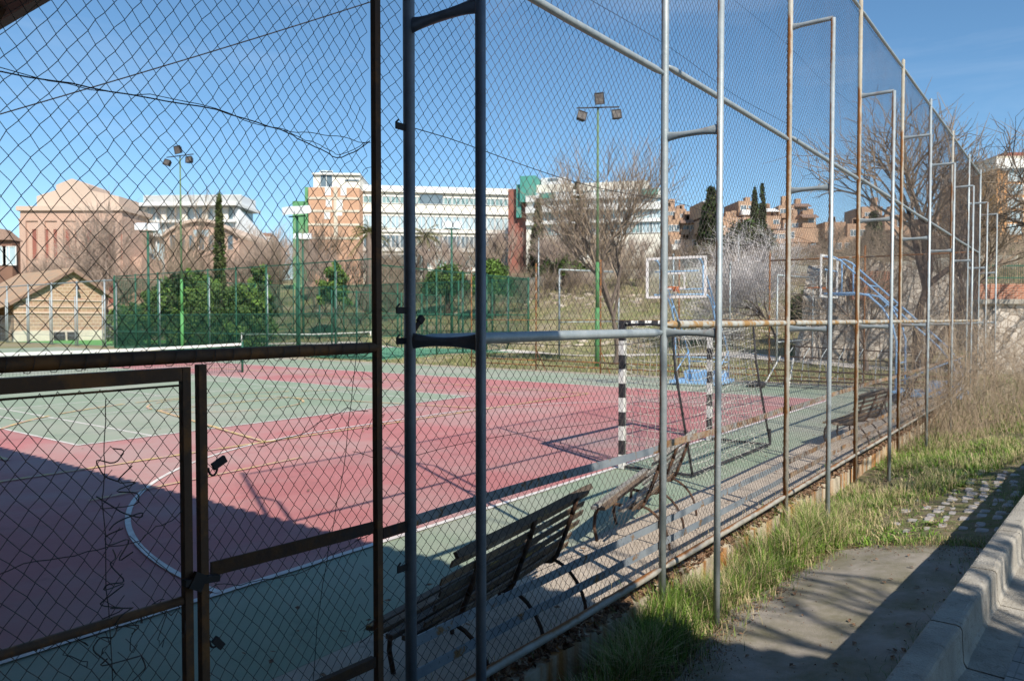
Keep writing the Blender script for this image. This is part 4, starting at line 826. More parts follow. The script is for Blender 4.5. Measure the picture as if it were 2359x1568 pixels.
# ================================================================ BUILDINGS
def facade_xy(Y, rz, x0):
    o = W(x0, 700, Y); return np.array([o[0], o[1], 0.])
class Bld:
    def __init__(s, name, label, x0, Y, rz, gz, cat='building'):
        s.o0 = facade_xy(Y, rz, x0); s.gz = gz; s.Y = Y; s.t = Thing(name, label, cat, (s.o0[0], s.o0[1], gz), R(rz)); s.rz = R(rz)
    def lx(s, x):   # local x of a picture column on the front plane
        d = ray(x, 700); c, q = math.cos(s.rz), math.sin(s.rz)
        # solve o0 + l*(c,q) = k*(d)
        k = (s.o0[1]*c-s.o0[0]*q)/(d[1]*c-d[0]*q); return (k*d[0]-s.o0[0])*c+(k*d[1]-s.o0[1])*q
    def lz(s, x, y):
        l = s.lx(x); Yp = s.o0[1]+l*math.sin(s.rz); return EYE+(735-y)/F*Yp-s.gz
    def box(s, nm, x0, x1, z0, z1, y0, y1, m, bev=None): return s.t.part(nm, MB().box((x0, y0, z0), (x1, y1, z1)), M[m])
    def win(s, x, z, w_, h, m='glass', fr='trim', y=0., bars=1):
        mb = MB(); mb.box((x-w_/2, y-.03, z), (x+w_/2, y+.05, z+h), 0); f = .09
        mb.box((x-w_/2-f, y-.12, z-f), (x+w_/2+f, y-.001, z), 1); mb.box((x-w_/2-f, y-.12, z+h), (x+w_/2+f, y-.001, z+h+f), 1)
        mb.box((x-w_/2-f, y-.12, z), (x-w_/2, y-.001, z+h), 1); mb.box((x+w_/2, y-.12, z), (x+w_/2+f, y-.001, z+h), 1)
        for b in range(bars): xx = x-w_/2+w_*(b+1)/(bars+1); mb.box((xx-.04, y-.10, z), (xx+.04, y-.031, z+h), 1)
        s.t.part('window', mb, [M[m], M[fr]])
# stepped pinkish brick hall
b = Bld('brick_hall', 'large pinkish brick hall with a stepped gable at the far left', 50, 120, 0, 1.0)
L = b.lx; xr = L(284); zt1 = b.lz(160, 487)
b.box('lower_block', 0, xr, -2, zt1, 0, 9, 'pinkbrick'); b.box('cornice', -.4, xr+.4, zt1, zt1+.7, -.4, 9.4, 'palebrick'); b.box('string_course', -.15, xr+.15, zt1-1.6, zt1-1.2, -.2, .0, 'pinkbrick')
g0, g1 = L(75), L(266); zg, za = b.lz(160, 450), b.lz(160, 424); c0, c1 = L(120), L(196)
P = [(g0, zt1+.7), (g1, zt1+.7), (g1, zg), (c1, b.lz(160, 436)), (c1, za+.0), ((c0+c1)/2, za+1.0), (c0, za), (c0, b.lz(160, 436)), (g0, zg)]
n = len(P); b.t.part('gable_block', MB().add([(x, 1.5, z) for x, z in P]+[(x, 8, z) for x, z in P], [[i, n+i, n+(i+1) % n, (i+1) % n] for i in range(n)]).add([(x, 1.5, z) for x, z in P], [list(range(n))]), M['palebrick'])
b.box('side_wing', xr+.01, L(306), -2, zt1-7, 3, 10, 'pinkbrick')
for row, (z0, h) in enumerate(((zt1-7.5, 4.6), (zt1-14.5, 4.4))):
    for k in range(5):
        cx = L(72)+k*(L(268)-L(72))/4
        for q in (-1, 1): b.win(cx+q*.75, z0, .7, h, 'dkred', 'pinkbrick', bars=0)
for k in range(6): b.box('pilaster', L(52)+k*(xr-1.2)/5-.1, L(52)+k*(xr-1.2)/5+.9, -2, zt1-1.6, -.35, -.001, 'pinkbrick')
# brown building at the left edge
b = Bld('brown_building', 'dark brown brick building cut by the left edge of the picture', -60, 95, 0, 0); L = b.lx
b.box('wall', 0, L(30), 0, b.lz(0, 552), 0, 1.6, 'brownbrick'); P = [(-1, -.5, b.lz(0, 554)), (L(33), -.5, b.lz(0, 554)), (L(33), 2, b.lz(0, 554)), (-1, 2, b.lz(0, 554)), (0, .5, b.lz(0, 518)), (L(8), .5, b.lz(0, 528)), (L(8), 1.5, b.lz(0, 528)), (0, 1.5, b.lz(0, 518))]
b.t.part('roof', MB().hexa(P), M['roofdark'])
for x in (-20, 2, 24): b.win(L(x), b.lz(0, 610), 1.6, 2.2, 'glassb')
# pale glass block with louvred top
b = Bld('glass_office', 'modern pale glass office block with a white louvred roof storey', 287, 135, -3, 3); L = b.lx; x0 = L(318); x1 = L(552)
z = lambda y: b.lz(420, y)
b.box('louvre_storey', x0, x1-.5, z(470), z(447), 2.5, 9, 'louver'); b.box('roof_slab', L(310), x1, z(477), z(470), -1.2, 10, 'trim')
for k in range(9): b.box('louvre_blade', x0-.05, x1-.45, z(468)+k*.2, z(468)+k*.2+.08, 2.3, 2.49, 'trim')
b.box('glass_volume', L(287), L(536), -1, z(478), 1, 9.5, 'glassb'); b.box('floor_slab', L(287), L(545), z(513), z(508), -.2, .99, 'trim'); b.box('floor_slab', L(287), L(545), z(545), z(540), -.2, .99, 'trim')
for k in range(12):
    xx = L(290)+k*(L(536)-L(290))/11; b.box('mullion', xx-.12, xx+.12, -1, z(478), .7, .95, 'trim')
for k in range(5):
    xx = L(330)+k*(L(520)-L(330))/4; b.box('pillar', xx-.45, xx+.45, z(508), z(479), .2, .65, 'wallw')
b.t.part('flank_screen', MB().hexa([(L(540), .5, -1), (L(546), .5, -1), (L(592), 10, -1), (L(586), 10, -1), (L(540), .5, z(480)), (L(548), .5, z(480)), (L(590), 10, z(560)), (L(584), 10, z(560))]), M['louver'])
# round roofed brick building
b = Bld('barrel_roof_building', 'salmon brick building with a low curved roof in front of the glass office', 380, 108, 2, 3); L = b.lx; z = lambda y: b.lz(460, y); xr = L(552)
n = 16; P = [(0, -4)]+[(xr*i/n, z(548)+(z(513)-z(548))*math.sin(math.pi*i/n)**.8) for i in range(n+1)]+[(xr, -4)]; k = len(P)
b.t.part('wall', MB().add([(x, 0, q) for x, q in P]+[(x, 18, q) for x, q in P], [[i, k+i, k+(i+1) % k, (i+1) % k] for i in range(k)]).add([(x, 0, q) for x, q in P], [list(range(k))]), M['pinkbrick'])
Q = [(x, -.6, q+.05) for x, q in P[1:-1]]; mb = MB()
for p, q in zip(Q[:-1], Q[1:]): mb.hexa([p, q, (q[0], 18.4, q[2]), (p[0], 18.4, p[2]), (p[0], p[1], p[2]+.4), (q[0], q[1], q[2]+.4), (q[0], 18.4, q[2]+.4), (p[0], 18.4, p[2]+.4)])
b.t.part('curved_roof', mb, M['palebrick'])
for i in range(7): b.win(1.2+i*(xr-2.4)/6, z(575), .7, 2.0, 'glass', 'palebrick', bars=0)
b.win(xr/2, z(545), 2.2, .9, 'glassb', 'palebrick')
# small cream house
b = Bld('cream_house', 'small cream house with a brick top floor right of the pointed cypress', 572, 150, 8, 4); L = b.lx; z = lambda y: b.lz(600, y)
b.box('wall', 0, L(625), -4, z(548), 0, 10, 'wallw'); b.box('top_floor', L(590), L(622), z(548), z(536), 1, 9, 'brownbrick'); b.box('parapet', -.2, L(626), z(549), z(546), -.2, 10.2, 'trim')
for q in (582, 598, 614):
    for y in (566, 586): b.win(L(q), z(y), 1.0, 1.1, 'glass')
# brick tower block with white penthouse and green netting
b = Bld('brick_tower', 'orange brick tower block with a white rooftop box and green scaffold netting on its side', 712, 118, 3, 3); L = b.lx; z = lambda y: b.lz(770, y)
b.box('brick_face', 0, L(829), -6, z(434), 0, 14, 'orbrick'); b.box('green_netting', L(702), -.02, -4, z(432), .5, 14, 'greennet'); b.box('green_netting', L(670), L(702), -4, z(462), 1.5, 14, 'greennet')
b.box('penthouse', L(722), L(829), z(434)+.01, z(402), .6, 12, 'wallw'); b.box('roof_slab', L(720), L(831), z(404), z(400), .2, 12.4, 'trim'); b.win(L(752), z(431), 1.8, 2.4, 'glass', y=.6); b.box('window_strip', L(795), L(827), z(417), z(414), .45, .59, 'glass')
for y in (461, 490, 521, 552): b.box('floor_band', -.05, L(829)+.02, z(y), z(y)+.35, -.12, -.001, 'plinth')
for x, y in ((750, 452), (752, 478), (776, 498), (748, 506), (786, 452), (777, 480)): b.box('render_patch', L(x), L(x)+.9, z(y), z(y)+1.3, -.05, -.001, 'trim')
for y in (455, 484, 515, 545): b.box('render_patch', L(770), L(771)+.5, z(y), z(y)+1.6, -.04, -.0012, 'plinth')
# long white building
b = Bld('white_block', 'long white flat roofed block with window bands, right of the orange brick tower', 829, 122, 9, 4); L = b.lx; xr = L(1188); z = lambda y, x=830: b.lz(x, y)
b.box('wall', 0, xr, -6, z(443), 0, 13, 'wallw'); zr = z(443); b.box('roof_storey', 0, L(1090), zr+.01, zr+1.3, 1.2, 12, 'roofgrey'); b.box('cornice', -.1, xr+.1, zr-.02+.03, zr+.35, -.5, 1.19, 'trim')
b.box('corner_block', L(1092), xr, zr+.351, zr+1.1, .1, 12, 'wallw')
fl = 3.1
for r_ in range(4):
    zb = zr-2.4-r_*fl; b.box('floor_band', -.02, xr, zb-.85, zb-.5, -.35, -.001, 'trim')
    for k in range(17):
        xx = 1.4+k*(xr-2.8)/16; b.win(xx, zb-.2+(.9 if r_ == 0 else 0), 1.5, 1.0 if r_ == 0 else 1.9, ('glassg', 'glassb', 'glass')[(k*3+r_) % 3], y=0)
b.box('terrace_opening', L(968), L(1020), zr-1.7, zr-.25, -.14, -.13, 'glass')
# second white building with curved terraces
b = Bld('terrace_block', 'cream apartment block with curved white terraces, teal netting and a grey rooftop box', 1212, 112, -14, 4.5); L = b.lx; z = lambda y, x=1240: b.lz(x, y); xr = L(1522)
zr = z(450); b.box('wall', 0, xr, -6, zr, 0, 14, 'wallw'); b.box('roof_band', -.3, xr*.9, zr+.01, z(427), .4, 13, 'wallw')
mbs = []
for (zz, h, out) in ((zr-1.1, .9, 1.5), (z(493), .9, 1.8), (z(520), .5, 1.2)):
    n = 14; P = []
    for i in range(n+1): f = i/n; P.append((xr*f, -out*(.35+.65*math.sin(math.pi*min(1, f*1.15)))))
    mb = MB()
    for p, q in zip(P[:-1], P[1:]): mb.hexa([(p[0], -.01, zz), (p[0], p[1], zz), (q[0], q[1], zz), (q[0], -.01, zz), (p[0], -.01, zz+h), (p[0], p[1], zz+h), (q[0], q[1], zz+h), (q[0], -.01, zz+h)])
    b.t.part('terrace', mb, M['trim'])
for y, h in ((478, 2.0), (512, 2.2), (543, 1.9)):
    for k in range(13): b.win(L(1240)+k*(L(1510)-L(1240))/12, z(y), 1.7, h, ('glassb', 'glassg', 'glassb')[k % 3])
for x in (1246, 1330, 1478): b.box('teal_awning', L(x), L(x)+2.2, z(462)-.0, z(452), -1.4, -.2, 'tealnet')
b.box('rooftop_box', L(1236), L(1297), z(427)+.01, z(404), 3, 10, 'roofgrey'); b.box('vent_grille', L(1252), L(1275), z(412), z(406), 2.9, 2.99, 'glass')
b.box('teal_netting', -.9, L(1234), z(466), z(407), -.3, 4, 'tealnet'); b.box('teal_netting', -1.6, -.91, z(500), z(424), .3, 4, 'tealnet'); b.box('red_gable_wing', -3.0, -.2, -5, z(432), 1, 9, 'dkred')
b.t.part('antenna', MB().tube([(L(1385), 5, z(427)), (L(1385), 5, z(410))], .08, 6), M['trim'])
# hillside terraced brick apartments
def hill(label, x0, x1, Y, ytop, ybase, seed, rz=0, tiers=4):
    rs = random.Random(seed); b = Bld('terraced_apartments', label, x0, Y, rz, EYE+(735-ybase)/F*Y-3); L = b.lx; xr = L(x1); zt_ = b.lz(x0, ytop); z0 = -2; hh = (zt_+0)/tiers
    b.t.o['group'] = 'terraced brick apartments on the hill'
    for i in range(tiers):
        a = z0 if i == 0 else i*hh+.0; dy = i*3.2; jag = 5+tiers-i
        n = max(3, int(xr/5.5)); xs = [xr*k/n for k in range(n+1)]
        for k in range(n):
            if i >= tiers-1 and rs.random() < .25: continue
            top = (i+1)*hh-rs.choice((0, 0, .5, 1.0)); off = rs.choice((0, .8, 1.6)); b.box('block', xs[k]+.01, xs[k+1]-.01, a+.01 if i else z0, top, dy+off, dy+9+off, 'hillbrick')
            ww = xs[k+1]-xs[k]
            for q in (.28, .72):
                if rs.random() < .8: b.win(xs[k]+ww*q, top-hh*.72, 1.15, 1.3, 'glass', 'trim', y=dy+off)
            if rs.random() < .55: b.box('balcony', xs[k]+.3, xs[k+1]-.3, top-hh*.95, top-hh*.62, dy+off-1.1, dy+off-.01, rs.choice(('hillbrick', 'trim', 'hillbrick')))
            if rs.random() < .35: P = [(xs[k], dy+off-2.0, top-.9), (xs[k+1], dy+off-2.0, top-.9), (xs[k+1], dy+off-.02, top-.1), (xs[k], dy+off-.02, top-.1)]; b.t.part('awning', MB().hexa(P+[(p[0], p[1], p[2]+.15) for p in P]), M[rs.choice(('trim', 'roofdark'))])
            if i >= tiers-2:
                for _ in range(rs.choice((1, 2, 3))): cx = xs[k]+ww*rs.uniform(.15, .8); b.box('chimney', cx, cx+1.1, top+.01, top+rs.uniform(1.0, 2.4), dy+off+2, dy+off+3.2, 'hillbrick')
hill('low ochre terraced apartments just left of the dark conifer', 1545, 1622, 165, 466, 545, 1, tiers=3)
hill('stepped ochre brick apartments with chimneys right of the dark conifer', 1655, 1782, 150, 446, 560, 2, rz=4)
hill('jagged brick apartment terrace behind the silvery shrub', 1795, 1915, 152, 447, 585, 3, rz=-3, tiers=5)
hill('brick apartment terrace hidden behind the large bare tree', 1930, 2080, 160, 462, 590, 4, tiers=4)
hill('ochre apartments between the last fence posts', 2110, 2262, 150, 478, 600, 5, rz=5, tiers=4)
# orange tower at the right edge
b = Bld('orange_tower', 'tall plain orange tower block with a white top band at the right edge', 2290, 105, -4, 5); L = b.lx; z = lambda y: b.lz(2320, y)
b.box('wall', 0, L(2470), -6, z(391), 0, 16, 'towerbrick'); b.box('white_band', -.3, L(2472), z(391)+.01, z(368), -.3, 16.3, 'trim'); b.box('roof_slab', -.25, L(2475), z(368)+.01, z(363), -.25, 17, 'plinth'); b.box('lift_housing', L(2345), L(2400), z(363)+.02, z(340), 4, 12, 'dkred')
for q in (2333, 2395):
    for y in (419, 449, 480, 510, 540): b.win(L(q), z(y), 1.9, 1.3, 'glassb')
b.box('shade_strip', L(2300), L(2470), z(397), z(392.3), -.32, -.002, 'glass'); b.box('annexe', L(2278), L(2400), -7, z(568), -14, -4, 'hillbrick')
for q in (2292, 2310, 2330, 2350): b.win(L(q), z(590), 1.2, 1.4, 'glass', y=-14)
# ================================================================ BUILDING BEHIND THE CAMERA (its eave shows top left and it shades the gate)
gh = Thing('gatehouse', 'dark tiled eave of the gatehouse roof at the top left corner', 'building', SV(-2, 1, 0), local=False)
ES, EZ = 2.35, 4.43; E0, E1 = -8.5, 11.5
def roofz(s_): return EZ+.05+(ES-s_)*.42
gh.part('roof', MB().hexa([SV(s_, v_, roofz(s_)-t_) for t_ in (.16, .06) for s_, v_ in ((-12, E0), (ES-.05, E0), (ES-.05, E1), (-12, E1))]), M['roofdark'])
gh.part('gutter', MB().bar(SV(ES-.02, E0, EZ-.05), SV(ES-.02, E1, EZ-.05), .09, .07), M['black'])
mb = MB(); v_ = E0+.1
while v_ < E1:
    rs_ = [SV(ES+.05, v_, roofz(ES)-.03), SV(-1, v_, roofz(-1)-.03)]; mb.tube(rs_, .085, 8); v_ += .21
gh.part('roof_tiles', mb, M['roofdark'], smooth=True)
gh.part('wall', MB().hexa([SV(s_, v_, z_) for z_ in (-1, 4.7) for s_, v_ in ((-11, -8), (-1.6, -8), (-1.6, 11), (-11, 11))]), M['brownbrick'])  # unseen wall, added at full height to darken the ambient light
for k in range(24): gh.part('rafter', MB().bar(SV(-1.5, E0+.4+k*.85, roofz(-1.5)-.24), SV(ES-.12, E0+.4+k*.85, roofz(ES-.12)-.24), .09, .12), M['rustdark'])
cab = Thing('overhead_cable', 'thin sagging overhead cable crossing the sky at the left', 'cable', W(400, 165, 9), local=False)
p, q = W(-900, 640, 8), W(3300, -1010, 15); cab.part('strand', MB().tube([p*(1-f)+q*f-np.array([0, 0, 1.1*math.sin(math.pi*f)-.55]) for f in np.linspace(0, 1, 40)], .008, 5), M['black'])
for nm, P in (('pole', p), ('pole', q)): cab.part(nm, MB().tube([(P[0], P[1], -.3), (P[0], P[1], P[2]+.3-.0)], .1, 8), M['barkd'])
# ================================================================ TREES
def bare_segs(seed, H, spread=.5, up=.55, trunkh=.22, kids=(5, 5, 5, 4), r0=.03, lean=0., curl=.25, twig=.006, limbs=None):
    rs = np.random.RandomState(seed); out = [[], []]
    def grow(p, d, L_, r, lvl):
        n = max(2, int(4-lvl*.5)); pts = [p]; dd = d
        for i in range(n):
            dd = dd+rs.normal(0, curl*.35, 3)+np.array([0, 0, up*.12*(1 if lvl else .5)]); dd = dd/np.linalg.norm(dd); pts.append(pts[-1]+dd*L_/n)
        rr = np.linspace(r, max(r*.45, twig*.6), n+1)
        for i in range(n): out[0 if lvl <= 1 else 1].append((pts[i], pts[i+1], rr[i], rr[i+1], lvl))
        if lvl >= len(kids): return
        k = kids[lvl]
        for j in range(k):
            f = rs.uniform(.35 if lvl else .6, 1.0) if j else 1.; i = min(n-1, int(f*n)); q = pts[i]+(pts[i+1]-pts[i])*(f*n-i)
            a = rs.normal(0, 1, 3); a -= dd*np.dot(a, dd); a /= np.linalg.norm(a); sp = spread*rs.uniform(.6, 1.5)
            nd = dd*math.cos(sp)+a*math.sin(sp); nd[2] += up*.25; nd /= np.linalg.norm(nd)
            grow(q, nd, L_*rs.uniform(.55, .85)*(1.25 if lvl == 0 else 1), r*.62*rs.uniform(.75, 1.05), lvl+1)
    if limbs:
        for (d, L_, r) in limbs: grow(np.array([0, 0, -.3]), np.array(d)/np.linalg.norm(d), L_, r, 0)
    else: grow(np.array([0, 0, -.3]), np.array([lean, 0, 1.])/math.hypot(lean, 1), H*trunkh+.3, H*r0, 0)
    zmax = max(max(s[1][2] for s in o) for o in out if o); k = H/zmax
    return [[(a*k, b*k, ra, rb, l) for a, b, ra, rb, l in o] for o in out]
def bare_tree(name, label, loc, rz, segs, mt='bark', mw='twig', group=None, sub=4):
    t = Thing(name, label, 'tree', loc, rz, group)
    for o, nm, m, n in ((segs[0], 'trunk', mt, 7), (segs[1], 'crown', mw, 3)):
        A = np.array([x[0] for x in o]); B = np.array([x[1] for x in o]); ra = np.array([x[2] for x in o]); rb = np.array([x[3] for x in o]); t.part(nm, MB().segs(A, B, ra, rb, n), M[m], smooth=(nm == 'trunk'))
    return t
def at(x, Y, dz=0):
    p = W(x, 700, Y); s_, v_ = sv(p[0], p[1]); return (p[0], p[1], float(zt(s_, v_))+dz)
def hgt(x, ytop, Y): return EYE+(735-ytop)/F*Y-at(x, Y)[2]
# the two main bare trees
sg = bare_segs(11, hgt(1413, 265, 35), .42, .7, .24, (6, 5, 5, 4, 4), .013, curl=.42, twig=.0045)
bare_tree('bare_tree', 'slender bare tree beside the nearer floodlight mast', at(1413, 35), .4, sg, 'bark', 'twig')
sg = bare_segs(23, hgt(2105, 150, 32), .55, .5, .2, (4, 5, 4, 4, 3), .018, curl=.42, twig=.0045, limbs=[((-.15, 0, 1), 6.0, .27), ((.6, .2, 1), 5.4, .17)])
bare_tree('bare_tree', 'big dark trunked bare tree with wide limbs behind the far fence posts', at(2118, 32), .2, sg, 'barkd', 'twig')
sg = bare_segs(29, hgt(2450, 150, 27), .62, .35, .3, (5, 4, 4, 4, 2), .02, curl=.5, twig=.005, lean=-.25)
bare_tree('bare_tree', 'dark limbed bare tree reaching in from the right edge', at(2455, 27), 2.6, sg, 'barkd', 'twigd')
sg = bare_segs(31, 7., .55, .45, .3, (5, 5, 5, 4), .018, curl=.4, twig=.007)
bare_tree('bare_tree', 'bare tree with fine twigs right of the fence end in front of the orange tower', at(2205, 42), .9, sg, 'bark', 'twig')
sg = bare_segs(37, 6.5, .6, .5, .3, (5, 5, 4, 4), .016, curl=.4, twig=.006, lean=.2)
bare_tree('bare_tree', 'small leaning bare tree in front of the ruined stone wall', at(1995, 31), .2, sg, 'bark', 'twig')
sg = bare_segs(41, hgt(1800, 474, 44), .75, .3, .14, (9, 7, 6, 5, 3), .012, curl=.55, twig=.010)
bare_tree('silvery_shrub', 'pale silvery bare shrub tree below the terraced apartments', at(1790, 44), 0, sg, 'bark', 'twigg')
# hillside wood: five kinds copied
protos = []
for i in range(5): protos.append((bare_segs(50+i, 10, (.42, .55, .6, .38, .7)[i], (.8, .5, .5, .9, .3)[i], (.2, .18, .12, .25, .1)[i], ((6, 6, 5, 4), (6, 6, 6, 4), (7, 6, 6, 4), (5, 6, 6, 4), (8, 6, 6, 4))[i], .013, curl=.4, twig=.009), ('twig', 'twigp', 'twig', 'twigp', 'twigd')[i]))
first = [None]*5; hr = random.Random(5)
spots = []
def band(x0, x1, n, Y0, Y1, yt0, yt1, zone):
    for k in range(n):
        x = x0+(x1-x0)*(k+hr.uniform(.1, .9))/n; spots.append((x, hr.uniform(Y0, Y1), hr.uniform(yt0, yt1), zone))
band(60, 300, 7, 93, 108, 520, 585, 0); band(240, 345, 2, 92, 98, 405, 440, 0); band(390, 660, 8, 80, 100, 530, 590, 1); band(620, 700, 3, 80, 95, 480, 510, 1)
band(690, 900, 7, 78, 98, 515, 580, 2); band(880, 1200, 12, 75, 95, 510, 580, 3); band(1150, 1420, 11, 72, 92, 480, 560, 4); band(1380, 1560, 8, 70, 95, 490, 560, 5)
band(1540, 1640, 5, 80, 100, 500, 560, 5); band(1640, 1900, 8, 75, 100, 550, 610, 6); band(1880, 2120, 8, 65, 95, 490, 580, 7); band(2100, 2400, 6, 60, 90, 555, 610, 8)
band(600, 1200, 9, 68, 78, 600, 640, 3); band(1190, 1560, 9, 66, 75, 580, 630, 4)
ZL = ['bare brown tree on the bank in front of the pinkish brick hall', 'bare brown tree in front of the curved roof building and cream house', 'bare brown tree in front of the brick tower block', 'bare brown tree below the long white block', 'bare brown tree left of the nearer floodlight mast, below the terrace block', 'bare brown tree on the bank behind the first basketball hoop', 'bare brown tree below the stepped ochre apartments', 'bare brown tree on the bank behind the ruined stone wall', 'bare brown tree below the orange tower block']
ORD = 'first second third fourth fifth sixth seventh eighth ninth tenth eleventh twelfth thirteenth fourteenth fifteenth sixteenth seventeenth eighteenth nineteenth twentieth'.split()+['twenty-'+a for a in 'first second third fourth fifth sixth seventh'.split()]
ZS = ['in front of the pinkish brick hall', 'in front of the cream house', 'in front of the brick tower', 'below the long white block', 'below the cream terrace block', 'behind the first basketball hoop', 'below the stepped ochre apartments', 'behind the ruined wall', 'below the orange tower block']
spots.sort(key=lambda q: q[0]); cnt = {}
for (x, Y, yt, zn) in spots:
    cnt[zn] = cnt.get(zn, 0)+1; lab = ORD[cnt[zn]-1]+' from the left of the bare trees '+ZS[zn]
    i = hr.choice((0, 1, 2, 3, 4) if yt > 540 else (0, 1, 3)); loc = at(x, Y, -.3); H = max(3., EYE+(735-yt)/F*Y-loc[2]); gname = 'bare trees '+ZS[zn]
    if first[i] is None:
        t = bare_tree('bare_tree', lab, loc, hr.uniform(0, 6), protos[i][0], 'bark', protos[i][1], gname); first[i] = t.o; t.o.scale = (H/10,)*3
    else: dup(first[i], loc, hr.uniform(0, 6), lab, gname, (H/10*hr.uniform(.9, 1.2), H/10*hr.uniform(.9, 1.2), H/10))
# ---- leafy crowns made of many small leaf faces
def leaves(mb, C, rad, n, size, rs, shell=.55, m=0, flat=1.):
    d = rs.normal(0, 1, (n, 3)); d /= np.linalg.norm(d, axis=1)[:, None]; rr = rs.uniform(shell, 1, (n, 1))**.7; P = np.asarray(C)+d*rr*np.asarray(rad)
    a = rs.normal(0, 1, (n, 3)); a[:, 2] *= flat; a /= np.linalg.norm(a, axis=1)[:, None]; b = rs.normal(0, 1, (n, 3)); b -= a*(a*b).sum(1)[:, None]; b /= np.linalg.norm(b, axis=1)[:, None]
    z = size*rs.uniform(.5, 1.3, (n, 1)); Q = np.stack([P-a*z, P-b*z*.5, P+a*z, P+b*z*.5], 1)
    return mb.add(Q.reshape(-1, 3), np.arange(4*n).reshape(-1, 4), m)
def leafy(name, label, loc, H, Wd, shape, mt, seed, group=None, size=.16, dens=1., cat='tree'):
    rs = np.random.RandomState(seed); t = Thing(name, label, cat, loc, rs.uniform(0, 6), group); mb = MB(); dk = MB()
    t.part('trunk', MB().tube([(0, 0, -.5), (0, 0, H*.3), (.05, .03, H*.8)], [Wd*.06+.05, Wd*.05+.03, .03], 8), M['barkd'], smooth=True)
    if shape == 'cone':
        for k in range(int(150*dens)):
            f = rs.uniform(.03, 1)**.9; z = H*f; r = Wd/2*(1-f)**.8*(.9 if f > .1 else .6)+.12; a = rs.uniform(0, 6.28); q = rs.uniform(.45, 1.05); c = Wd*.10*(1.2-f)+.16
            leaves(mb, (r*q*math.cos(a), r*q*math.sin(a), z), (c, c, c*.9), int(46), size, rs, .2)
    elif shape == 'column':
        for k in range(int(90*dens)):
            f = rs.uniform(.02, 1); z = H*f; r = Wd/2*min(1, (1-f)*2.6+.08)*min(1, f*8+.5); a = rs.uniform(0, 6.28); c = Wd*.22
            leaves(mb, (r*.7*math.cos(a), r*.7*math.sin(a), z), (c, c, c*2.2), 44, size, rs, .2)
    elif shape == 'round':
        for k in range(int(60*dens)):
            d = rs.normal(0, 1, 3); d /= np.linalg.norm(d); d[2] = abs(d[2])*1.2-.35; q = rs.uniform(.5, .95); c = Wd*.13*rs.uniform(.7, 1.3)
            leaves(mb, (Wd/2*q*d[0], Wd/2*q*d[1], H*.55+H*.42*q*d[2]), (c, c, c*.8), 60, size, rs, .3)
    elif shape == 'hedge':
        for k in range(int(90*dens)):
            d = rs.normal(0, 1, 3); d /= np.linalg.norm(d); q = rs.uniform(.4, 1.0); c = Wd*.10*rs.uniform(.7, 1.4)
            leaves(mb, (Wd*.62*q*d[0], Wd*.62*q*d[1], max(.3, H*.46+H*.48*q*d[2])), (c, c, c*.9), 55, size, rs, .3)
    elif shape == 'layer':
        for k in range(16):
            f = .25+.72*k/15; z = H*f; L_ = Wd/2*(1.15-f)*rs.uniform(.7, 1.1)
            for j in range(rs.randint(3, 6)):
                a = rs.uniform(0, 6.28); mb2 = [(0, 0, z), (L_*.6*math.cos(a), L_*.6*math.sin(a), z+.1), (L_*math.cos(a), L_*math.sin(a), z+.05)]; dk.tube(mb2, [.05, .03, .01], 4)
                for q in (.35, .6, .85, 1.): leaves(mb, (L_*q*math.cos(a), L_*q*math.sin(a), z+.15), (L_*.28, L_*.28, .16), 60, size, rs, .1)
        t.part('branches', dk, M['barkd'])
    for k_ in range(len(mb.f)): mb.f[k_] = (mb.f[k_][0], int(rs.choice(3, p=[.6, .22, .18])))
    t.part('crown', mb, [M[mt], M['leafcy' if mt == 'leafd' else 'leafd'], M['leafm' if mt in ('leafd', 'leafcy', 'leafl') else 'leafl']])
    return t
def place(x, Y, yt): loc = at(x, Y, -.2); return loc, EYE+(735-yt)/F*Y-loc[2]
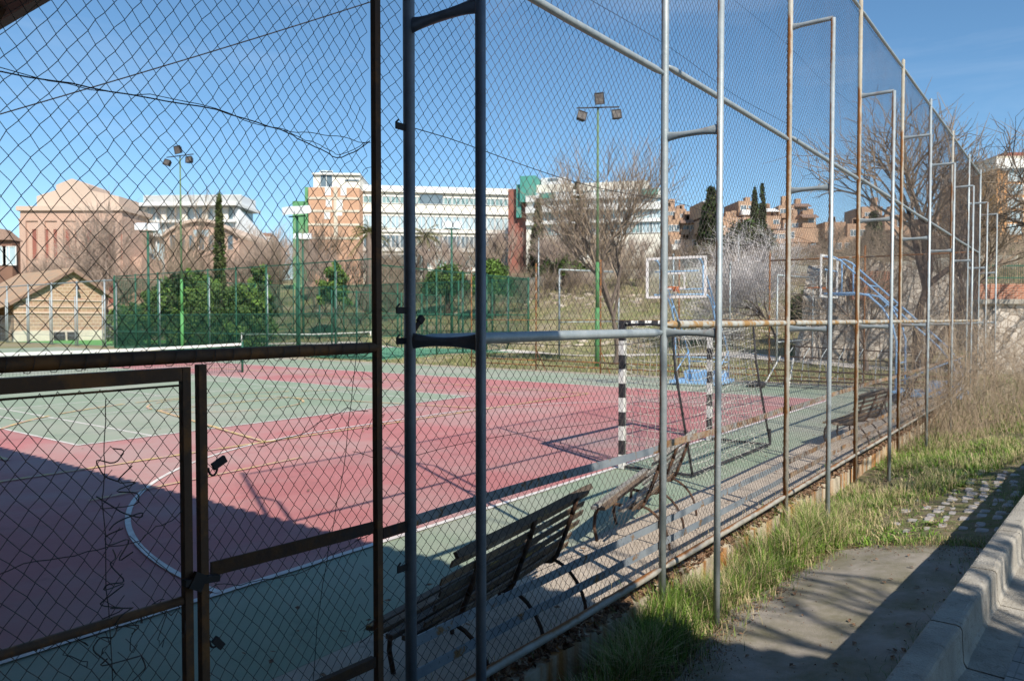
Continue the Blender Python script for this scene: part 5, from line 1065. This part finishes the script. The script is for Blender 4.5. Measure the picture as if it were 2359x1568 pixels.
for (nm, lab, x, Y, yt, wpx, sh, mt, seed, size, dens) in (
    ('conifer', 'dark dense conifer left of the stepped ochre apartments', 1636, 88, 436, 84, 'cone', 'leafd', 1, .22, 3.2),
    ('stone_pine', 'dark green bushy pine right of the dense conifer', 1722, 82, 500, 120, 'round', 'leafd', 2, .22, 2.0),
    ('cypress', 'left one of two slim cypresses above the stepped apartments', 1736, 100, 438, 19, 'column', 'leafd', 3, .16, 1.5),
    ('cypress', 'right one of two slim cypresses above the stepped apartments', 1753, 102, 430, 18, 'column', 'leafd', 4, .16, 1.5),
    ('cedar', 'layered dark cedar in front of the cream terrace block', 1328, 92, 420, 90, 'layer', 'leafd', 5, .17, 1),
    ('conifer', 'small dark conifer under the teal scaffold netting', 1238, 92, 462, 44, 'cone', 'leafd', 6, .2, 1.5),
    ('cypress', 'tall thin olive cypress in front of the glass office', 507, 62, 455, 26, 'column', 'leafcy', 7, .12, 2.6),
    ('round_tree', 'round bright green tree right of the tall thin cypress', 600, 68, 588, 62, 'round', 'leafl', 8, .15, 1.4),
    ('round_tree', 'round green tree below the brick tower block', 768, 68, 588, 78, 'round', 'leafl', 9, .15, 1.6),
    ('round_tree', 'round green tree above the right end of the green enclosure', 1135, 66, 582, 100, 'round', 'leafl', 10, .15, 2),
    ('round_tree', 'low green tree behind the middle of the green enclosure', 1030, 70, 596, 110, 'round', 'leafm', 11, .15, 1.6),
    ('round_tree', 'green clump on the slope behind the slim bare tree', 1300, 76, 580, 110, 'round', 'leafm', 12, .15, 1.3),
    ('hedge_tree', 'dark green hedge tree directly behind the farther floodlight mast', 420, 57, 622, 150, 'hedge', 'leafm', 13, .13, 3),
    ('hedge_tree', 'dark green hedge tree at the foot of the thin cypress', 510, 56, 632, 150, 'hedge', 'leafm', 14, .13, 3),
    ('hedge_tree', 'rightmost dark green hedge tree by the enclosure corner', 575, 57, 645, 110, 'hedge', 'leafm', 15, .13, 2.4),
    ('hedge_tree', 'low green hedge tree beside the brick shed', 300, 62, 690, 90, 'hedge', 'leafm', 16, .13, 2),
    ('hedge_tree', 'bright topped green tree just above the farther mast base', 450, 66, 600, 90, 'hedge', 'leafl', 17, .14, 2),
    ('conifer', 'dark conifer behind the big dark trunked bare tree', 2010, 90, 490, 60, 'cone', 'leafd', 18, .2, 1.2),
    ('bush', 'olive bush on the grassy mound left of the ruined wall', 1860, 42, 652, 90, 'round', 'leafcy', 19, .10, 1.5),
    ('bush', 'green bush at the foot of the orange tower', 2230, 70, 590, 60, 'round', 'leafm', 20, .14, 1)):
    loc, H = place(x, Y, yt); leafy(nm, lab, loc, H, wpx*Y/F, sh, mt, seed, None, size, dens, 'bush' if nm == 'bush' else 'tree')
def palm(label, x, Y, yt, seed):
    loc, H = place(x, Y, yt); rs = np.random.RandomState(seed); t = Thing('palm_tree', label, 'palm tree', loc, 0, 'palms in front of the white block'); H -= 1.2
    t.part('trunk', MB().tube([(0, 0, -.3), (.05, 0, H*.5), (0, 0, H)], [.35, .27, .3], 9), M['bark'], smooth=True); mb = MB()
    for k in range(46):
        a = rs.uniform(0, 6.28); e = rs.uniform(-.7, 1.3); Lf = rs.uniform(1.7, 2.5); pts = []
        for i in range(7): f = i/6; pts.append(np.array([math.cos(a)*Lf*f*math.cos(e*(1-f*.3)), math.sin(a)*Lf*f*math.cos(e*(1-f*.3)), H+Lf*f*math.sin(e)-1.0*f*f]))
        mb.tube(pts, .02, 3)
        for i in range(1, 6):
            for q in range(3):
                p = pts[i]*(1-q/3)+pts[min(6, i+1)]*q/3; sd = np.cross(pts[i+1]-pts[i], [0, 0, 1]); sd /= np.linalg.norm(sd)+1e-9
                for sg_ in (-1, 1): e_ = p+sd*sg_*.42*(1-i/9)+np.array([0, 0, -.2])+(pts[i+1]-pts[i])*.5; mb.add([p, e_, p+(pts[i+1]-pts[i])*.18], [[0, 1, 2]])
    t.part('crown', mb, M['palm'])
palm('palm tree left of the dark gate post, at the foot of the brick tower', 850, 78, 510, 1); palm('palm tree below the middle of the long white block', 978, 80, 520, 2)
# brush on the bank: too fine to count
rs = np.random.RandomState(9)
def brush(name, label, S, Vv, hgt_, n_br, rad, mt):
    A = []; B = []; ra = []
    Z = zt(S, Vv); P0 = S[:, None]*U+Vv[:, None]*V; P0[:, 2] = Z
    n = len(S)
    for k in range(n_br):
        d = rs.normal(0, .33, (n, 3)); d[:, 2] = 1; d /= np.linalg.norm(d, axis=1)[:, None]; h = (hgt_*rs.uniform(.5, 1, n))[:, None]
        m_ = P0+rs.normal(0, .12, (n, 3))*[1, 1, 0]; q = m_+d*h*.55; A.append(m_); B.append(q); ra.append(np.full(n, rad))
        d2 = d+rs.normal(0, .35, (n, 3)); d2 /= np.linalg.norm(d2, axis=1)[:, None]; e = q+d2*h*.45; A.append(q); B.append(e); ra.append(np.full(n, rad*.7))
        for _ in range(2): d3 = d+rs.normal(0, .6, (n, 3)); d3 /= np.linalg.norm(d3, axis=1)[:, None]; A.append(q); B.append(q+d3*h*.4); ra.append(np.full(n, rad*.6))
    ra = np.concatenate(ra); return tag(MB().segs(np.concatenate(A), np.concatenate(B), ra, ra*.6, 3).build(name, M[mt]), label, 'brush', kind='stuff')
n = 1800; S = rs.uniform(67, 108, n); Vv = rs.uniform(-12, 58, n); brush('brushwood', 'tangled leafless brown brushwood covering the upper bank behind the court', S, Vv, rs.uniform(1.4, 3.2, n), 5, .013, 'twig')
n = 380; S = rs.uniform(45, 64, n); Vv = rs.uniform(-14, 16, n); brush('brushwood', 'brown scrub on the bank behind the ruined stone wall', S, Vv, rs.uniform(1.2, 3.0, n), 5, .014, 'twig')
n = 1100; S = 66-np.abs(rs.normal(0, 7, n)).clip(0, 20); Vv = rs.uniform(-6, 60, n); brush('brushwood', 'sparse low brown scrub on the grassy slope', S, Vv, rs.uniform(.5, 1.9, n), 6, .011, 'twig')
# ================================================================ GRASS
def blades(S, Vv, L_, wd, mi, zoff=0., bend=.5, zfun=zt):
    nz = np.sin(S*2.3+1.3*np.sin(Vv*4))+np.sin(S*.9+2-Vv*1.7); kp = rs.uniform(0, 1, len(S)) > np.clip((nz-.5)*.7, 0, .75); S, Vv, L_, wd, mi = S[kp], Vv[kp], L_[kp], wd[kp], mi[kp]; nz = nz[kp]
    L_ = L_*np.clip(1.05-.25*nz, .6, 1.3); mi = np.where((nz > .1) & (rs.uniform(0, 1, len(S)) < .28), 2, mi)
    n = len(S); Z = zfun(S, Vv)+zoff; P = S[:, None]*U+Vv[:, None]*V; P[:, 2] = Z-.01
    a = rs.uniform(0, 2*math.pi, n); h = np.stack([np.cos(a), np.sin(a), 0*a], 1); sd = np.stack([-np.sin(a), np.cos(a), 0*a], 1)*(wd/2)[:, None]
    bn = (bend*rs.uniform(.2, 2.6, n))[:, None]; L_ = L_[:, None]
    p1 = P+L_*.5*(np.array([0, 0, 1.])+h*bn*.45); p2 = p1+L_*.5*(np.array([0, 0, .75])*(1.1-bn*.5).clip(.1, 1)+h*bn*.95)
    Q = np.stack([P-sd, P+sd, p1+sd*.8, p1-sd*.8, p2], 1).reshape(-1, 3); b = (np.arange(n)*5)[:, None]
    return Q, b+np.array([[0, 1, 2, 3]]), b+np.array([[3, 2, 4]]), mi
def grass(name, label, sets, mats=('g1', 'g2', 'g3', 'g4')):
    mb = MB()
    for (Q, F4, F3, mi) in sets:
        base = mb.n; mb.v.append(Q); mb.n += len(Q)
        for k in range(4):
            sel = mi == k
            if sel.any(): mb.f.append((F4[sel]+base, k)); mb.f.append((F3[sel]+base, k))
    return tag(mb.build(name, [M[q] for q in mats]), label, 'grass', kind='stuff')
def pick(n, p): return rs.choice(4, n, p=p)
def clumpy(n, s0, s1, v0f, v1f, nc, sig):
    cs = rs.uniform(s0, s1, nc); cv = rs.uniform(0, 1, nc); k = rs.randint(0, nc, n); S = cs[k]+rs.normal(0, sig, n); v0, v1 = v0f(S), v1f(S); Vv = v0+(v1-v0)*cv[k]+rs.normal(0, sig, n); ok = (Vv > v0) & (Vv < v1) & (S > s0-.2); return S[ok], Vv[ok]
sets = []
lo = lambda S: np.interp(S, [-3, 3.4, 4.6, 5.2, 6.1, 7.2, 7.9, 8.3, 11, 30], [2.05, 2.06, 2.02, 2.12, 2.06, 1.95, 1.75, 1.55, 1.5, .2]); hi = lambda S: 2.50+.03*np.sin(S*3)
for (n, nc, sg_, L0, L1, wd, pr) in ((20000, 170, .09, .06, .20, .0045, [.38, .26, .24, .12]), (9000, 50, .055, .18, .42, .0045, [.32, .22, .40, .06]), (24000, 9000, .3, .02, .07, .004, [.36, .26, .26, .12])):
    S, Vv = clumpy(n, 2.6, 9, lo, hi, nc, sg_); sets.append(blades(S, Vv, rs.uniform(L0, L1, len(S)), np.full(len(S), wd), pick(len(S), pr)))
cobe = lambda S: ve(S)+0*S
for (n, nc, sg_, L0, L1, wd, pr) in ((20000, 150, .12, .05, .17, .006, [.32, .28, .33, .07]), (24000, 9000, .4, .03, .09, .006, [.30, .28, .36, .06]), (5000, 80, .07, .10, .28, .005, [.16, .14, .68, .02])):
    S, Vv = clumpy(n, 8.2, 17, lambda S: np.interp(S, [8, 10, 11.5, 13], [1.5, 1.3, .9, ve(12)]), hi, nc, sg_); sets.append(blades(S, Vv, rs.uniform(L0, L1, len(S)), np.full(len(S), wd), pick(len(S), pr)))
S = rs.uniform(2.5, 14, 26000); Vv = ve(S)+.0+np.abs(rs.normal(0, .13, len(S)))+.01; sets.append(blades(S, Vv, rs.uniform(.03, .13, len(S)), np.full(len(S), .004), pick(len(S), [.5, .12, .12, .26])))
S = rs.uniform(2.6, 8.1, 2600); Vv = np.interp(S, [2, 6.5, 8], [2.02, 2.02, 1.85])+rs.normal(0, .10, len(S)); sets.append(blades(S, Vv, rs.uniform(.03, .12, len(S)), np.full(len(S), .004), pick(len(S), [.3, .2, .4, .1]), .03))
S = 7.8+rs.normal(0, .10, 1500); Vv = rs.uniform(.3, 1.9, len(S)); sets.append(blades(S, Vv, rs.uniform(.02, .09, len(S)), np.full(len(S), .004), pick(len(S), [.3, .2, .4, .1]), .03))
S = rs.uniform(8.3, 12, 5000); Vv = rs.uniform(.5, 1.7, len(S)); sets.append(blades(S, Vv, rs.uniform(.02, .06, len(S)), np.full(len(S), .004), pick(len(S), [.45, .2, .25, .1])))
S = rs.uniform(17, 34, 22000); Vv = rs.uniform(-.5, 2.6, len(S)); sets.append(blades(S, Vv, rs.uniform(.08, .35, len(S)), np.full(len(S), .010), pick(len(S), [.3, .2, .4, .1])))
S = rs.uniform(2.6, 26, 900); Vv = rs.normal(2.64, .03, len(S)); sets.append(blades(S, Vv, rs.uniform(.03, .12, len(S)), np.full(len(S), .004), pick(len(S), [.4, .1, .4, .1]), .24))
S, Vv = clumpy(9000, 2.7, 6.2, lambda S: 2.1+0*S, hi, 60, .06); sets.append(blades(S, Vv, rs.uniform(.12, .40, len(S)), np.full(len(S), .0048), pick(len(S), [.46, .30, .14, .10])))
cs, cv = rs.uniform(2.7, 16, 900), rs.uniform(1.0, 2.5, 900); k = rs.randint(0, 900, 9000); S = cs[k]+rs.normal(0, .02, 9000); Vv = cv[k]+rs.normal(0, .02, 9000); ok = Vv > np.interp(S, [2, 7.4, 8], [2.05, 1.95, 1.1]); S, Vv = S[ok], Vv[ok]; sets.append(blades(S, Vv, rs.uniform(.05, .13, len(S)), np.full(len(S), .016), pick(len(S), [.45, .30, .10, .15]), bend=1.3))
grass('verge_grass', 'unkempt green and straw coloured grass along the outside of the mesh fence', sets)
sets = []
S = rs.uniform(25.4, 36.5, 26000); Vv = rs.uniform(2, 29, len(S)); k_ = ~((S > 26.9) & (Vv > 28.8)); S, Vv = S[k_], Vv[k_]; sets.append(blades(S, Vv, rs.uniform(.05, .22, len(S)), np.full(len(S), .016), pick(len(S), [.42, .3, .22, .06])))
S = rs.uniform(40, 64, 36000); Vv = rs.uniform(-8, 66, len(S)); sets.append(blades(S, Vv, rs.uniform(.10, .38, len(S)), np.full(len(S), .03), pick(len(S), [.34, .24, .32, .10])))
S = rs.uniform(60, 72, 9000); Vv = rs.uniform(-8, 66, len(S)); sets.append(blades(S, Vv, rs.uniform(.3, .7, len(S)), np.full(len(S), .035), pick(len(S), [.1, .1, .75, .05])))
grass('field_grass', 'patchy grass on the field and slope behind the court', sets, ('f1', 'f2', 'g3', 'g4'))
# dry weed stems between the fence end and the pavement
def weeds(name, label, S, Vv, H, side, r, mt):
    n = len(S); P = S[:, None]*U+Vv[:, None]*V; P[:, 2] = zt(S, Vv); cl = rs.normal(0, .30, (41, 3))[(np.floor(S*1.7)*7+np.floor(Vv*2.3)*3).astype(int) % 41]; d = rs.normal(0, .22, (n, 3))+cl; d[:, 2] = 1; d += -.12*U; d /= np.linalg.norm(d, axis=1)[:, None]; A = []; B = []; ra = []; cur = P; dd = d; nodes = [P]
    for k in range(4):
        nx = cur+dd*(H/4)[:, None]; A.append(cur); B.append(nx); ra.append(r*(1-.22*k)+0*H); cur = nx; nodes.append(nx); dd = dd+rs.normal(0, .16, (n, 3)); dd /= np.linalg.norm(dd, axis=1)[:, None]
    for k in range(side):
        f = rs.uniform(1.2, 4, n); i = f.astype(int).clip(0, 3); q = np.array(nodes); base = q[i, np.arange(n)]*(1-(f-i))[:, None]+q[i+1, np.arange(n)]*(f-i)[:, None]; sd = d+rs.normal(0, .7, (n, 3)); sd[:, 2] = np.abs(sd[:, 2]); sd /= np.linalg.norm(sd, axis=1)[:, None]; A.append(base); B.append(base+sd*(H*rs.uniform(.08, .25, n))[:, None]); ra.append(r*.45+0*H)
    ra = np.concatenate(ra); return tag(MB().segs(np.concatenate(A), np.concatenate(B), ra, ra*.6, 3).build(name, M[mt]), label, 'weeds', kind='stuff')
n = 520; S = 13.8+np.abs(rs.normal(0, 4.4, n)); Vv = rs.uniform(.2, 2.5, n)+.0; ok = Vv > 1.9-(S-13)*.35; S, Vv = S[ok], Vv[ok]; weeds('dry_weeds', 'tall leafless tan weed stems crowding the far end of the fence', S, Vv, rs.uniform(.9, 2.7, len(S)), 12, .0042, 'weed')
n = 520; S = rs.uniform(15, 27, n); Vv = rs.uniform(-1.2, 2.2, n); weeds('dry_weeds', 'paler thin dry stems in front of the retaining wall at the right', S, Vv, rs.uniform(.6, 2.3, n), 10, .0035, 'weed2')
n = 800; S = rs.uniform(13.4, 22, n); Vv = rs.uniform(.4, 2.5, n); ok = Vv > 1.9-(S-12.5)*.4; S, Vv = S[ok], Vv[ok]; weeds('dry_weeds', 'short straw coloured stalks at the foot of the tall weeds', S, Vv, rs.uniform(.2, .7, len(S)), 6, .003, 'weed')
# litter: dry leaves
mb = MB()
for i in range(1100):
    s_ = rnd.uniform(2.8, 12); v_ = rnd.choice((rnd.gauss(2.05, .12), rnd.gauss(2.3, .2), ve(s_)+abs(rnd.gauss(0, .2)), rnd.uniform(.5, 2)))
    if v_ < ve(s_)+.02 or v_ > 2.5: continue
    c = SV(s_, v_, float(zt(s_, v_))+.04); a = rnd.uniform(0, 6.28); q = rnd.uniform(.008, .028); e = np.array([math.cos(a), math.sin(a), rnd.uniform(-.3, .3)])*q; f = np.array([-math.sin(a), math.cos(a), rnd.uniform(-.4, .4)])*q*.6
    mb.add([c-e, c-f+[0, 0, .004], c+e, c+f+[0, 0, .006]], [[0, 1, 2], [0, 2, 3]])
for i in range(160):
    c = SV(rnd.uniform(2, 20), rnd.choice((rnd.uniform(2.8, 4.2), rnd.uniform(3, 16))), .03); a = rnd.uniform(0, 6.28); q = rnd.uniform(.015, .035); e = np.array([math.cos(a), math.sin(a), .1])*q; f = np.array([-math.sin(a), math.cos(a), .2])*q*.6
    mb.add([c-e, c-f, c+e, c+f], [[0, 1, 2], [0, 2, 3]])
for i in range(5200):
    if i % 3: s_ = rnd.uniform(3, 7.8); v_ = 2.03-abs(rnd.gauss(0, .11))+.05*math.sin(s_*5)
    else: s_ = 7.72+rnd.gauss(0, .16); v_ = rnd.uniform(.3, 1.95)
    if i % 11 == 0: s_ = rnd.uniform(3, 12); v_ = rnd.uniform(.6, 2.0)
    c = SV(s_, v_, float(zt(s_, v_))+.03); q = rnd.uniform(.003, .009); P = [c+np.array([rnd.uniform(-1, 1), rnd.uniform(-1, 1), z_])*q for z_ in (0, 0, 0, 1)]; mb.add(P, [[0, 1, 3], [1, 2, 3], [2, 0, 3]])
tag(mb.build('dead_leaves', M['litter']), 'small brown dead leaves scattered over the path slab and verge', 'dead leaves', kind='stuff')
# bare trees on the street side, out of the picture; their branches shade the slab
for k, (s_, v_, H, sd_) in enumerate(((3.2, -4.4, 7.5, 71), (7.2, -4.8, 7.5, 72), (0.4, -7.5, 9., 73))):
    sg = bare_segs(sd_, H, .6, .4, .3, (5, 5, 4), .016, curl=.35, twig=.014); bare_tree('street_tree', ('bare street tree nearest the camera on the pavement', 'bare street tree farther along the pavement', 'bare street tree behind the camera')[k], SV(s_, v_, .5), k*1.3, sg)
